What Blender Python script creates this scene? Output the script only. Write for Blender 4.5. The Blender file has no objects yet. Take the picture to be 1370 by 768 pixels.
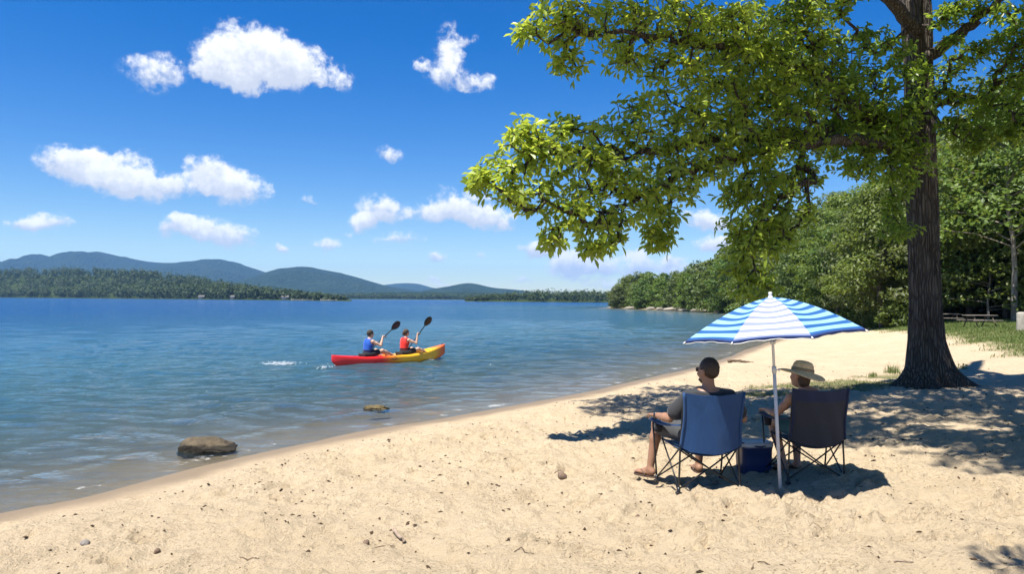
import bpy, bmesh, math, random
import numpy as np
from mathutils import Vector, Matrix
R = math.radians
rng = np.random.default_rng(7)
random.seed(7)
scene = bpy.context.scene
col = scene.collection

# ------------------------------------------------------------------ camera
PW, PH, FPX = 1370.0, 768.0, 1000.0
CAM = np.array([0.0, 0.0, 2.05])
PITCH = math.atan((400.0 - 384.0) / FPX)
ROLL = math.atan(0.006)
cam_d = bpy.data.cameras.new('camera')
cam_o = bpy.data.objects.new('camera', cam_d); col.objects.link(cam_o)
cam_d.sensor_width = 36.0; cam_d.lens = 36.0 * FPX / PW
cam_d.clip_start = 0.05; cam_d.clip_end = 30000
cam_m = Matrix.Rotation(R(90) + PITCH, 4, 'X') @ Matrix.Rotation(ROLL, 4, 'Z')
cam_m.translation = Vector(CAM)
cam_o.matrix_world = cam_m
scene.camera = cam_o
CR = np.array(cam_m.to_3x3())

def ray(px, py):
    return CR @ np.array([(px - PW / 2) / FPX, (PH / 2 - py) / FPX, -1.0])
def P(px, py, dist):
    d = ray(px, py); return CAM + d * (dist / d[1])
def W(px, py, z=0.0):
    d = ray(px, py); t = (z - CAM[2]) / d[2]; return CAM + d * t

# ------------------------------------------------------------------ noise
def _h(ix, iy, seed):
    ix = ix.astype(np.int64); iy = iy.astype(np.int64)
    n = (ix * 374761393 + iy * 668265263 + seed * 1442695041) & 0xffffffff
    n = ((n ^ (n >> 13)) * 1274126177) & 0xffffffff
    n = ((n ^ (n >> 16)) * 2246822519) & 0xffffffff
    return ((n ^ (n >> 15)) & 0xffffff) / float(0xffffff)
def vn(x, y, seed=0):
    x = np.asarray(x, float); y = np.asarray(y, float)
    ix = np.floor(x); iy = np.floor(y); fx = x - ix; fy = y - iy
    def g(ox, oy):
        a = _h(ix + ox, iy + oy, seed) * 2 * np.pi
        return np.cos(a) * (fx - ox) + np.sin(a) * (fy - oy)
    u = fx**3 * (fx * (fx * 6 - 15) + 10); v = fy**3 * (fy * (fy * 6 - 15) + 10)
    a = g(0, 0) * (1 - u) + g(1, 0) * u; b = g(0, 1) * (1 - u) + g(1, 1) * u
    return (a * (1 - v) + b * v) * 1.5
def fbm(x, y, seed=0, o=4, gain=.5):
    s = 0; a = 1; t = 0
    for i in range(o):
        s = s + a * vn(x * 2**i + 17.3 * i, y * 2**i - 9.1 * i, seed + i); t += a; a *= gain
    return s / t
def sstep(a, b, x):
    t = np.clip((x - a) / (b - a), 0, 1); return t * t * (3 - 2 * t)

# ------------------------------------------------------------------ objects
def link(o, parent=None):
    col.objects.link(o)
    if parent is not None: o.parent = parent
    return o
def tag(o, label=None, cat=None, group=None, kind=None):
    if label: o['label'] = label
    if cat: o['category'] = cat
    if group: o['group'] = group
    if kind: o['kind'] = kind
    return o
def thing(name, label, cat, loc=(0, 0, 0), rz=0, group=None):
    o = bpy.data.objects.new(name, None); o.empty_display_size = .1
    o.location = tuple(float(c) for c in loc); o.rotation_euler = (0, 0, rz)
    link(o); return tag(o, label, cat, group)
def np_mesh(name, V, polys, mats=None, smooth=True, attrs=None, uv=None, midx=None):
    """polys: list of int arrays (n,k)"""
    me = bpy.data.meshes.new(name)
    V = np.ascontiguousarray(V, dtype=np.float32)
    polys = [np.asarray(p, dtype=np.int32) for p in polys if len(p)]
    me.vertices.add(len(V)); me.vertices.foreach_set('co', V.ravel())
    loops = np.concatenate([p.ravel() for p in polys])
    tot = np.concatenate([np.full(len(p), p.shape[1], np.int32) for p in polys])
    start = np.concatenate([[0], np.cumsum(tot)[:-1]]).astype(np.int32)
    me.loops.add(len(loops)); me.loops.foreach_set('vertex_index', loops)
    me.polygons.add(len(tot)); me.polygons.foreach_set('loop_start', start)
    me.polygons.foreach_set('loop_total', tot)
    me.polygons.foreach_set('use_smooth', np.full(len(tot), smooth, bool))
    if midx is not None: me.polygons.foreach_set('material_index', np.asarray(midx, np.int32))
    for m in (mats or []): me.materials.append(m)
    me.update(calc_edges=True)
    for k, a in (attrs or {}).items():
        at = me.attributes.new(k, 'FLOAT', 'POINT'); at.data.foreach_set('value', np.asarray(a, np.float32))
    if uv is not None:
        l = me.uv_layers.new(name='UVMap'); l.data.foreach_set('uv', np.asarray(uv, np.float32)[loops].ravel())
    return me
def mobj(name, V, polys, mat, parent=None, smooth=True, **k):
    mats = mat if isinstance(mat, list) else [mat]
    return link(bpy.data.objects.new(name, np_mesh(name, V, polys, mats, smooth, **k)), parent)

class MB:
    """collects tubes, boxes and sheets into one mesh"""
    def __init__(s): s.V = []; s.Q = []; s.T = []; s.n = 0
    def add(s, V, Q=(), T=()):
        V = np.asarray(V, float)
        s.V.append(V)
        if len(Q): s.Q.append(np.asarray(Q, int) + s.n)
        if len(T): s.T.append(np.asarray(T, int) + s.n)
        s.n += len(V); return s
    def tube(s, pts, r, n=8, cap=True):
        pts = np.asarray(pts, float); m = len(pts)
        r = np.broadcast_to(np.asarray(r, float), (m,))
        tg = np.gradient(pts, axis=0); tg /= np.linalg.norm(tg, axis=1)[:, None] + 1e-9
        a = np.array([0, 0, 1.0]) if abs(tg[0][2]) < .9 else np.array([1.0, 0, 0])
        u = np.cross(tg[0], a); u /= np.linalg.norm(u)
        ring = []; ang = np.arange(n) * 2 * np.pi / n
        for i in range(m):
            u = u - tg[i] * (u @ tg[i]); u /= np.linalg.norm(u) + 1e-9
            w = np.cross(tg[i], u)
            ring.append(pts[i] + r[i] * (np.cos(ang)[:, None] * u + np.sin(ang)[:, None] * w))
        V = np.concatenate(ring); i = np.arange(m - 1)[:, None] * n; j = np.arange(n)[None]
        k = (j + 1) % n
        Q = np.stack([i + j, i + k, i + n + k, i + n + j], -1).reshape(-1, 4); T = []
        if cap:
            V = np.concatenate([V, pts[:1], pts[-1:]]); c0 = m * n; c1 = c0 + 1
            jj = np.arange(n); kk = (jj + 1) % n
            T = np.concatenate([np.stack([kk, jj, np.full(n, c0)], -1),
                                np.stack([(m - 1) * n + jj, (m - 1) * n + kk, np.full(n, c1)], -1)])
        return s.add(V, Q, T)
    def box(s, c, size, rot=None, bev=0.0):
        bm = bmesh.new(); bmesh.ops.create_cube(bm, size=1)
        for v in bm.verts: v.co = Vector((v.co.x * size[0], v.co.y * size[1], v.co.z * size[2]))
        if bev: bmesh.ops.bevel(bm, geom=list(bm.edges), offset=bev, segments=2, affect='EDGES', profile=.6)
        M = (rot.to_4x4() if rot is not None else Matrix.Identity(4)); M = Matrix.Translation(Vector(c)) @ M
        bm.transform(M); return s.bm(bm)
    def bm(s, bm):
        bm.verts.index_update(); V = [v.co[:] for v in bm.verts]; Q = []; T = []
        bmesh.ops.triangulate(bm, faces=[f for f in bm.faces if len(f.verts) > 4])
        for f in bm.faces:
            (Q if len(f.verts) == 4 else T).append([v.index for v in f.verts])
        bm.free(); return s.add(V, Q, T)
    def grid(s, G, close_u=False, close_v=False):
        G = np.asarray(G, float); a, b = G.shape[:2]
        I = np.arange(a * b).reshape(a, b)
        if close_u: I = np.vstack([I, I[:1]])
        if close_v: I = np.hstack([I, I[:, :1]])
        Q = np.stack([I[:-1, :-1], I[1:, :-1], I[1:, 1:], I[:-1, 1:]], -1).reshape(-1, 4)
        return s.add(G.reshape(-1, 3), Q)
    def lathe(s, prof, n=24, c=(0, 0, 0)):
        ang = np.arange(n) * 2 * np.pi / n
        G = np.stack([np.stack([c[0] + r * np.cos(ang), c[1] + r * np.sin(ang), np.full(n, c[2] + z)], -1) for r, z in prof])
        return s.grid(G, close_v=True)
    def ico(s, c, r, sub=2, rot=None, jitter=0, seed=0):
        bm = bmesh.new(); bmesh.ops.create_icosphere(bm, subdivisions=sub, radius=1)
        rr = random.Random(seed); ph = [rr.uniform(0, 6) for _ in range(6)]
        for v in bm.verts:
            p = v.co.copy()
            k = 1 + jitter * (math.sin(3 * p.x + ph[0]) * math.cos(2.5 * p.y + ph[1]) + .6 * math.sin(5 * p.z + ph[2] + 3 * p.x)
                              + .5 * math.sin(7 * p.y + ph[3]) * math.cos(6 * p.x + ph[4]))
            v.co = Vector((p.x * r[0], p.y * r[1], p.z * r[2])) * k
        M = Matrix.Translation(Vector(c))
        if rot is not None: M = M @ rot.to_4x4()
        bm.transform(M); return s.bm(bm)
    def build(s, name, mat, parent=None, smooth=True):
        return mobj(name, np.concatenate(s.V), [np.concatenate(x) for x in (s.Q, s.T) if x], mat, parent, smooth)
def mirror_fix(o):
    bm = bmesh.new(); bm.from_mesh(o.data); bmesh.ops.recalc_face_normals(bm, faces=bm.faces); bm.to_mesh(o.data); bm.free(); return o

# ------------------------------------------------------------------ materials
class NT:
    def __init__(s, nt): s.nt = nt; nt.nodes.clear()
    def n(s, t, **k):
        nd = s.nt.nodes.new(t)
        for a, v in k.items():
            if a == 'i':
                for key, val in v.items():
                    sk = nd.inputs[key]
                    if isinstance(val, bpy.types.NodeSocket): s.nt.links.new(val, sk)
                    else: sk.default_value = val
            else: setattr(nd, a, v)
        return nd
    def l(s, a, b): s.nt.links.new(a, b)
    def math(s, op, a, b=None, c=None, clamp=False):
        nd = s.nt.nodes.new('ShaderNodeMath'); nd.operation = op; nd.use_clamp = clamp
        for i, v in enumerate((a, b, c)):
            if v is None: continue
            if isinstance(v, bpy.types.NodeSocket): s.l(v, nd.inputs[i])
            else: nd.inputs[i].default_value = v
        return nd.outputs[0]
    def mix(s, f, a, b, blend='MIX'):
        nd = s.nt.nodes.new('ShaderNodeMix'); nd.data_type = 'RGBA'; nd.blend_type = blend
        for sk, v in ((nd.inputs[0], f), (nd.inputs[6], a), (nd.inputs[7], b)):
            if isinstance(v, bpy.types.NodeSocket): s.l(v, sk)
            else: sk.default_value = v if not isinstance(v, tuple) else (*v[:3], 1)
        return nd.outputs[2]
    def ramp(s, f, stops, interp='LINEAR'):
        nd = s.nt.nodes.new('ShaderNodeValToRGB'); cr = nd.color_ramp; cr.interpolation = interp
        while len(cr.elements) < len(stops): cr.elements.new(.5)
        for e, (p, c) in zip(cr.elements, stops):
            e.position = p; e.color = (*c[:3], 1) if isinstance(c, tuple) else (c, c, c, 1)
        s.l(f, nd.inputs[0]); return nd.outputs[0]
    def noise(s, vec, scale, detail=4, rough=.5, dist=0):
        nd = s.n('ShaderNodeTexNoise', i={'Scale': scale, 'Detail': detail, 'Roughness': rough, 'Distortion': dist})
        if vec is not None: s.l(vec, nd.inputs['Vector'])
        return nd
    def mapping(s, vec, scale=(1, 1, 1), rot=(0, 0, 0), loc=(0, 0, 0)):
        nd = s.n('ShaderNodeMapping'); nd.inputs['Scale'].default_value = scale
        nd.inputs['Rotation'].default_value = rot; nd.inputs['Location'].default_value = loc
        s.l(vec, nd.inputs['Vector']); return nd.outputs[0]
    def attr(s, name): return s.n('ShaderNodeAttribute', attribute_name=name).outputs['Fac']
    def out(s, sh, vol=None):
        o = s.n('ShaderNodeOutputMaterial')
        if sh is not None: s.l(sh, o.inputs['Surface'])
        if vol is not None: s.l(vol, o.inputs['Volume'])
def newmat(name):
    m = bpy.data.materials.new(name); m.use_nodes = True; return m, NT(m.node_tree)
def simple(name, c, rough=.6, spec=.4, var=.12, nscale=30, bump=0, bscale=80, metal=0, sheen=0, coat=0):
    m, t = newmat(name); tc = t.n('ShaderNodeTexCoord').outputs['Object']
    nz = t.noise(tc, nscale, 5, .6).outputs['Fac']
    lo = tuple(x * (1 - var * 1.6) for x in c); hi = tuple(min(1, x * (1 + var * 1.6)) for x in c)
    cc = t.ramp(nz, [(.3, lo), (.7, hi)])
    p = t.n('ShaderNodeBsdfPrincipled', i={'Base Color': cc, 'Roughness': rough, 'Specular IOR Level': spec, 'Metallic': metal,
                                           'Sheen Weight': sheen, 'Coat Weight': coat})
    if bump:
        b = t.n('ShaderNodeBump', i={'Strength': bump, 'Distance': .01, 'Height': t.noise(tc, bscale, 4).outputs['Fac']})
        t.l(b.outputs[0], p.inputs['Normal'])
    t.out(p.outputs[0]); return m
# ------------------------------------------------------------------ sun and sky
SUN_EL = R(66.0)
LD = np.array([0.70, 0.71])                # horizontal travel of the light
LD /= np.linalg.norm(LD)
sd = bpy.data.lights.new('sun', 'SUN'); so = link(bpy.data.objects.new('sun', sd))
sd.energy = 5.0; sd.angle = R(.53); sd.color = (1.0, .95, .865)
sv = Vector((LD[0] * math.cos(SUN_EL), LD[1] * math.cos(SUN_EL), -math.sin(SUN_EL)))
so.rotation_euler = sv.to_track_quat('-Z', 'Y').to_euler()
so.location = (-20, -20, 60)

world = bpy.data.worlds.new('World'); scene.world = world; world.use_nodes = True
t = NT(world.node_tree)
sky = t.n('ShaderNodeTexSky', sky_type='NISHITA', sun_disc=False, sun_elevation=SUN_EL,
          sun_rotation=math.atan2(-LD[0], -LD[1]), air_density=1.0, dust_density=.1, ozone_density=3.0, altitude=300)
hsv = t.n('ShaderNodeHueSaturation', i={'Hue': .514, 'Saturation': 1.5, 'Value': 1.22, 'Color': sky.outputs[0]})
gen = t.n('ShaderNodeTexCoord').outputs['Generated']
sep = t.n('ShaderNodeSeparateXYZ', i={0: gen})
az = t.math('ARCTAN2', sep.outputs[0], sep.outputs[1]); el = t.math('ARCSINE', sep.outputs[2])
uv = t.n('ShaderNodeCombineXYZ', i={0: az, 1: el}).outputs[0]
def azel(px, py):
    d = ray(px, py); d = d / np.linalg.norm(d); return math.atan2(d[0], d[1]), math.asin(d[2])
n1 = t.noise(uv, 16, 3, .55); n2 = t.noise(uv, 60, 3, .6)
def warp(vec, nz, amp):
    a = t.n('ShaderNodeVectorMath', operation='SUBTRACT', i={0: nz.outputs['Color'], 1: (.5, .5, .5)}).outputs[0]
    return t.n('ShaderNodeVectorMath', operation='MULTIPLY_ADD', i={0: a, 1: (amp, amp * .8, 0), 2: vec}).outputs[0]
uvw = warp(warp(uv, n1, .045), n2, .02)
clouds = [  # px, py, rx, ry, strength
 (345, 72, 70, 42, 1), (395, 88, 46, 28, 1), (300, 84, 40, 30, .9), (320, 100, 45, 22, .8), (212, 97, 48, 26, .62), (450, 105, 26, 17, .5),
 (600, 58, 28, 26, .55), (598, 92, 40, 28, .62), (640, 110, 34, 13, .55), (566, 84, 14, 10, .45), (628, 52, 20, 10, .4),
 (98, 220, 42, 20, .8), (150, 232, 56, 27, .95), (205, 250, 62, 22, .95), (280, 232, 34, 27, .95), (316, 252, 44, 25, .95), (130, 204, 70, 11, .38),
 (58, 298, 38, 14, .75), (30, 300, 24, 8, .4), (252, 308, 32, 16, .85), (296, 312, 46, 20, .95), (225, 312, 16, 7, .4),
 (520, 204, 17, 12, .6), (515, 278, 44, 26, .85), (495, 295, 36, 14, .8), (610, 276, 46, 28, .95), (655, 293, 48, 18, .95), (575, 288, 32, 16, .6),
 (535, 322, 40, 11, .65), (585, 342, 18, 9, .7), (377, 329, 13, 8, .65), (437, 327, 24, 11, .65), (470, 312, 11, 7, .5),
 (725, 335, 36, 14, .95), (785, 357, 58, 20, .95), (760, 352, 26, 14, .7), (855, 353, 26, 20, 1), (900, 357, 26, 15, .9), (415, 267, 12, 9, .45),
 (643, 346, 9, 7, .5), (700, 373, 22, 8, .5), (585, 374, 14, 6, .4), (945, 295, 34, 18, 1), (960, 330, 34, 16, 1), (820, 380, 70, 9, .4), (600, 382, 90, 6, .3), (1105, 290, 40, 15, .6)]
fld = None; lit = None; wsum = None
for (px, py, rx, ry, st) in clouds:
    u, v = azel(px, py)
    d = t.n('ShaderNodeVectorMath', operation='SUBTRACT', i={0: uvw, 1: (u, v, 0)}).outputs[0]
    d = t.n('ShaderNodeVectorMath', operation='MULTIPLY', i={0: d, 1: (FPX / rx, FPX / ry, 0)}).outputs[0]
    ln = t.n('ShaderNodeVectorMath', operation='LENGTH', i={0: d}).outputs['Value']
    w = t.math('MULTIPLY', t.math('SUBTRACT', 1.12, ln, clamp=True), st)
    w = t.math('MAXIMUM', w, 0.0)
    hy = t.n('ShaderNodeSeparateXYZ', i={0: d}).outputs[1]
    wl = t.math('MULTIPLY', w, hy)
    fld = w if fld is None else t.math('ADD', fld, w)
    lit = wl if lit is None else t.math('ADD', lit, wl)
lit = t.math('DIVIDE', lit, t.math('MAXIMUM', fld, .001))
fld = t.math('MINIMUM', fld, 1.0)
n3 = t.noise(uv, 42, 9, .62).outputs['Fac']
n4 = t.noise(warp(uv, n2, .01), 130, 6, .65).outputs['Fac']
det = t.math('ADD', t.math('MULTIPLY', t.math('SUBTRACT', n3, .5), 1.5), t.math('MULTIPLY', t.math('SUBTRACT', n4, .5), .55))
pres = t.math('MINIMUM', t.math('MULTIPLY', fld, 5.0), 1.0)
dens = t.math('ADD', fld, t.math('MULTIPLY', det, pres))
alpha = t.n('ShaderNodeMapRange', interpolation_type='SMOOTHSTEP', i={'Value': dens, 'From Min': .09, 'From Max': .70}).outputs[0]
lf = t.math('ADD', t.math('MULTIPLY', lit, .75), t.math('MULTIPLY', det, .9))
lf = t.n('ShaderNodeMapRange', interpolation_type='SMOOTHSTEP', i={'Value': lf, 'From Min': -.42, 'From Max': .45}).outputs[0]
ccol = t.mix(lf, (5.8, 6.3, 7.5), (9.9, 10.0, 10.3))
fin = t.mix(alpha, hsv.outputs[0], ccol)
bg = t.n('ShaderNodeBackground', i={'Color': fin, 'Strength': .052})
wo = t.n('ShaderNodeOutputWorld'); t.l(bg.outputs[0], wo.inputs['Surface'])

scene.view_settings.view_transform = 'Standard'; scene.view_settings.look = 'None'
scene.view_settings.gamma = 1; scene.view_settings.exposure = 1.2; scene.view_settings.use_curve_mapping = False
scene.render.engine = 'CYCLES'
cy = scene.cycles
cy.max_bounces = 8; cy.diffuse_bounces = 3; cy.glossy_bounces = 3; cy.transparent_max_bounces = 12; cy.transmission_bounces = 4; cy.volume_bounces = 0
cy.use_denoising = True
try: cy.denoiser = 'OPENIMAGEDENOISE'
except Exception: pass
cy.sample_clamp_indirect = 4.0

# ------------------------------------------------------------------ shoreline and ground height
shore_px = [(0, 684), (60, 673), (130, 659), (200, 641), (270, 624), (340, 607), (420, 590), (500, 574), (580, 561), (660, 547), (740, 533), (800, 521), (860, 507), (910, 496), (960, 482), (1009, 464), (1060, 448), (1108, 436)]
sp = [W(x, y)[:2] for x, y in shore_px]
shore = [(-500, -420), (-90, -80), (-24, -16), (-10.5, -1.5), (-6.6, 4.6)] + [tuple(p) for p in sp] + \
        [(31, 76), (33.5, 95), (34.5, 112), (34, 127), (31.5, 143), (27, 165), (24, 186), (25.5, 196), (40, 212), (120, 250), (400, 330), (1500, 420), (6000, 600)]
def catmull(pts, n=6):
    pts = np.array(pts, float); out = []
    for i in range(len(pts) - 1):
        p0 = pts[max(i - 1, 0)]; p1 = pts[i]; p2 = pts[i + 1]; p3 = pts[min(i + 2, len(pts) - 1)]
        for k in range(n):
            s = k / n
            out.append(.5 * ((2 * p1) + (-p0 + p2) * s + (2 * p0 - 5 * p1 + 4 * p2 - p3) * s * s + (-p0 + 3 * p1 - 3 * p2 + p3) * s**3))
    out.append(pts[-1]); return np.array(out)
SH = catmull(shore, 4)
LANDPOLY = np.vstack([SH, [(6000, -420)]])
def sdist(x, y):
    x = np.asarray(x, float); y = np.asarray(y, float); sh = x.shape; x = x.ravel(); y = y.ravel()
    d2 = np.full(x.shape, 1e18)
    for a, b in zip(SH[:-1], SH[1:]):
        e = b - a; L = e @ e
        tt = np.clip(((x - a[0]) * e[0] + (y - a[1]) * e[1]) / L, 0, 1)
        d2 = np.minimum(d2, (x - a[0] - tt * e[0])**2 + (y - a[1] - tt * e[1])**2)
    ins = np.zeros(x.shape, bool)
    pl = LANDPOLY
    for a, b in zip(pl, np.roll(pl, -1, 0)):
        if a[1] == b[1]: continue
        c = (a[1] > y) != (b[1] > y)
        ins ^= c & (x < (b[0] - a[0]) * (y - a[1]) / (b[1] - a[1]) + a[0])
    return (np.sqrt(d2) * np.where(ins, 1, -1)).reshape(sh)
foot = []
fr = np.random.default_rng(11)
for k in range(420):
    fx = fr.uniform(-5.5, 9); fy = fr.uniform(3.5, 17)
    foot.append((fx, fy, fr.uniform(0, 3.14), fr.uniform(.07, .16), fr.uniform(.04, .075), fr.uniform(.025, .06)))
for k in range(170):
    fx = fr.normal(2.3, 1.3); fy = fr.normal(6.3, 1.3)
    if math.hypot(fx - 2.45, fy - 7.55) < .5: continue
    foot.append((fx, fy, fr.uniform(0, 3.14), fr.uniform(.10, .15), fr.uniform(.045, .06), fr.uniform(.03, .06)))
def height(x, y, s=None):
    x = np.asarray(x, float); y = np.asarray(y, float)
    if s is None: s = sdist(x, y)
    s = s + .14 * fbm(x * .35, y * .35, 5, 3) * np.exp(-np.abs(s) / 6)
    d = np.maximum(-s, 0); i = np.maximum(s, 0)
    z = 1.3 * (1 - np.exp(-i / 25)) - 6 * (1 - np.exp(-d / 52))
    z = z + .55 * sstep(2.5, 9, s) * sstep(9, 20, x) * (1 - sstep(75, 110, y))
    z = z + .035 * np.exp(-((s - 1.6) / .8)**2)
    far = np.exp(-((x - 2)**2 + (y - 9)**2) / 40**2)
    a = sstep(.15, 1.6, s)
    lump = .075 * fbm(x * .45, y * .45, 1, 3) + .095 * fbm(x * 1.7, y * 1.7, 2, 3)
    r1 = fbm(x * 4.2 + .8 * fbm(x * 2, y * 2, 31, 2), y * 5.2, 3, 3)
    lump = lump + .038 * (np.abs(r1) * 1.4 - .25) + .030 * np.maximum(fbm(x * 9, y * 11, 4, 3), -.1)
    z = z + a * far * lump
    if np.size(x) > 50:
        near = (x > -6) & (x < 10) & (y > 3) & (y < 18)
        if near.any():
            X = x[near]; Y = y[near]; dz = np.zeros(X.shape)
            for (fx, fy, an, L, w, dp) in foot:
                m = (np.abs(X - fx) < .4) & (np.abs(Y - fy) < .4)
                if not m.any(): continue
                u = (X[m] - fx) * math.cos(an) + (Y[m] - fy) * math.sin(an); v = -(X[m] - fx) * math.sin(an) + (Y[m] - fy) * math.cos(an)
                q = (u / L)**2 + (v / w)**2
                dz[m] += -dp * np.exp(-q * q) + dp * .55 * np.exp(-((np.sqrt(q) - 1.45) / .32)**2)
            zz = z[near] + dz * sstep(.3, 1.2, s[near]); z = z.copy(); z[near] = zz
    return z
def gz(x, y): return float(height(np.array([float(x)]), np.array([float(y)]))[0])
def G(px, py):
    """the point of the ground seen at this pixel"""
    d = ray(px, py); z = .3
    for _ in range(12):
        p = CAM + d * ((z - CAM[2]) / d[2]); z = gz(p[0], p[1])
    return np.array([p[0], p[1], z])
def graded(a, b, h, lo, hi, ratio):
    mid = list(np.arange(a, b + h / 2, h)); st = h; p = mid[-1]; up = []
    while p < hi: st *= ratio; p += st; up.append(min(p, hi))
    st = h; p = mid[0]; dn = []
    while p > lo: st *= ratio; p -= st; dn.append(max(p, lo))
    return np.array(dn[::-1] + mid + up)
# grass edge on the right
gpx = [W(x, y, .92)[:2] for x, y in [(1195, 433), (1240, 440), (1290, 449), (1340, 457), (1400, 465), (1500, 476)]]
def grass_mask(x, y):
    A = np.array(gpx)[::-1]
    edge = np.interp(y, A[:, 1], A[:, 0], left=A[0, 0] , right=A[-1, 0] + 6)
    edge = edge + np.where(y > A[-1, 1], (y - A[-1, 1]) * .35 - 6, 0)
    m = sstep(-.5, 1.2, x - edge + 1.2 * fbm(x * .5, y * .5, 41, 3)) * (y > 14)
    far = sstep(62, 72, y); s = sdist(x, y)
    m = np.maximum(m, far * sstep(1.0, 3.5, s))
    # thin turf left of the big trunk
    for (cx, cy, rx, ry) in [(*G(1120, 515)[:2], 2.1, .9), (*G(1190, 506)[:2], .9, .5), (*G(1020, 530)[:2], .8, .35)]:
        q = ((x - cx) / rx)**2 + ((y - cy) / ry)**2 + .9 * fbm(x * 1.5, y * 1.5, 43, 3)
        m = np.maximum(m, .75 * (1 - sstep(.45, 1.15, q)))
    return m

xs = graded(-4.6, 6.2, .03, -6000, 6000, 1.026)
ys = graded(4.0, 9.4, .028, -420, 6500, 1.023)
X, Y = np.meshgrid(xs, ys); S = sdist(X, Y); Z = height(X, Y, S)
nx, ny = len(xs), len(ys)
I = np.arange(nx * ny).reshape(ny, nx)
Q = np.stack([I[:-1, :-1], I[:-1, 1:], I[1:, 1:], I[1:, :-1]], -1).reshape(-1, 4)
GM = grass_mask(X, Y)
# forest floor litter under the wood
def litter_mask(x, y, s):
    return sstep(5, 11, x - (21.5 + np.maximum(y - 42, 0) * .18) + 2 * fbm(x * .3, y * .3, 44, 2)) * (y > 20)
LM = litter_mask(X, Y, S)

m, t = newmat('sand')
tc = t.n('ShaderNodeTexCoord').outputs['Object']
s_ = t.attr('shore'); g_ = t.attr('grass'); li_ = t.attr('litter')
big = t.noise(tc, .8, 5, .6).outputs['Fac']; mid = t.noise(tc, 9, 6, .65).outputs['Fac']; fine = t.noise(tc, 120, 3, .7).outputs['Fac']
dry = t.ramp(big, [(.3, (.465, .370, .245)), (.7, (.55, .448, .31))])
dry = t.mix(t.math('MULTIPLY', t.ramp(mid, [(.36, 1.0), (.47, 0.0)]), .30), dry, (.33, .235, .14))
dry = t.mix(.35, dry, t.ramp(fine, [(.3, (.33, .25, .15)), (.7, (.58, .46, .305))]))
fl = t.ramp(t.noise(t.mapping(tc, (1, 1.5, 1), (0, 0, R(-50))), 34, 5, .72).outputs['Fac'], [(.545, 0.0), (.615, 1.0)])
flz = t.ramp(t.noise(tc, 1.4, 5, .6).outputs['Fac'], [(.38, .12), (.66, 1.0)])
dry = t.mix(t.math('MULTIPLY', t.math('MULTIPLY', fl, flz), .75), dry, (.11, .075, .04))
vor = t.n('ShaderNodeTexVoronoi', i={'Vector': tc, 'Scale': 26.0, 'Randomness': 1.0})
spk = t.ramp(vor.outputs['Distance'], [(.05, 1.0), (.13, 0.0)])
sel = t.ramp(t.noise(tc, 3.1, 4, .6).outputs['Fac'], [(.50, 0.0), (.60, 1.0)])
dry = t.mix(t.math('MULTIPLY', t.math('MULTIPLY', spk, sel), .75), dry, (.09, .06, .035))
wob = t.math('MULTIPLY', t.math('SUBTRACT', t.noise(tc, 1.3, 4).outputs['Fac'], .5), .5)
wet = t.n('ShaderNodeMapRange', interpolation_type='SMOOTHSTEP', i={'Value': t.math('ADD', s_, wob), 'From Min': .25, 'From Max': .95, 'To Min': 1, 'To Max': 0}).outputs[0]
wet2 = t.n('ShaderNodeMapRange', i={'Value': s_, 'From Min': -9, 'From Max': -.6, 'To Min': 1, 'To Max': 0}).outputs[0]
c = t.mix(t.math('MULTIPLY', wet, .9), dry, (.155, .112, .064))
c = t.mix(wet2, c, t.mix(mid, (.12, .095, .05), (.21, .165, .10)))
gcol = t.mix(t.noise(tc, 6, 5, .65).outputs['Fac'], (.055, .075, .018), (.13, .15, .040))
gcol = t.mix(t.ramp(t.noise(tc, .35, 4).outputs['Fac'], [(.45, 0.0), (.65, .6)]), gcol, (.17, .15, .06))
c = t.mix(g_, c, gcol)
c = t.mix(li_, c, t.mix(mid, (.030, .024, .014), (.085, .062, .034)))
rg = t.math('SUBTRACT', .95, t.math('MULTIPLY', wet, .45))
p = t.n('ShaderNodeBsdfPrincipled', i={'Base Color': c, 'Roughness': rg, 'Specular IOR Level': .25})
hb = t.math('ADD', t.math('MULTIPLY', t.noise(tc, 21, 6, .72).outputs['Fac'], .060), t.math('MULTIPLY', t.noise(tc, 90, 3, .7).outputs['Fac'], .010))
dryf = t.math('SUBTRACT', 1.0, t.math('MULTIPLY', wet, .93))
b = t.n('ShaderNodeBump', i={'Strength': dryf, 'Distance': 1.0, 'Height': hb}); t.l(b.outputs[0], p.inputs['Normal'])
t.out(p.outputs[0])
tag(mobj('ground', np.stack([X, Y, Z], -1).reshape(-1, 3), [Q], m, attrs={'shore': S.ravel(), 'grass': GM.ravel(), 'litter': LM.ravel()}), kind='structure')

# ------------------------------------------------------------------ lake
xs = graded(-16, 6, .085, -7000, 7000, 1.030)
ys = graded(6.0, 30, .085, -60, 7000, 1.028)
X, Y = np.meshgrid(xs, ys); S = sdist(X, Y)
wr = np.random.default_rng(5); D = np.maximum(-S, 0)
dist = np.hypot(X, Y)
amp = sstep(0.1, 5.0, D)
Zw = np.zeros(X.shape)
wx = X + .5 * fbm(X * .25, Y * .25, 61, 2); wy = Y + .5 * fbm(X * .22, Y * .22, 62, 2)
for k in range(22):
    lam = .45 * 1.115**k; an = R(-98) + wr.normal(0, .42); kk = 2 * np.pi / lam
    ph = kk * (wx * math.cos(an) + wy * math.sin(an)) + wr.uniform(0, 6.28)
    cell = np.maximum(.085, .028 * np.maximum(dist - 30, 0))
    vis = sstep(2.2, 4.5, lam / cell)
    loc = .6 + .8 * vn(X * .11 / lam + k, Y * .11 / lam, 70 + k)
    Zw += (.0088 * lam**.60) * loc * vis * (np.sin(ph) + .25 * np.sin(2 * ph + .5))
Zw *= .18 + .82 * amp
off = S + .55 * fbm(X * .16, Y * .16, 66, 3)
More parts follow.
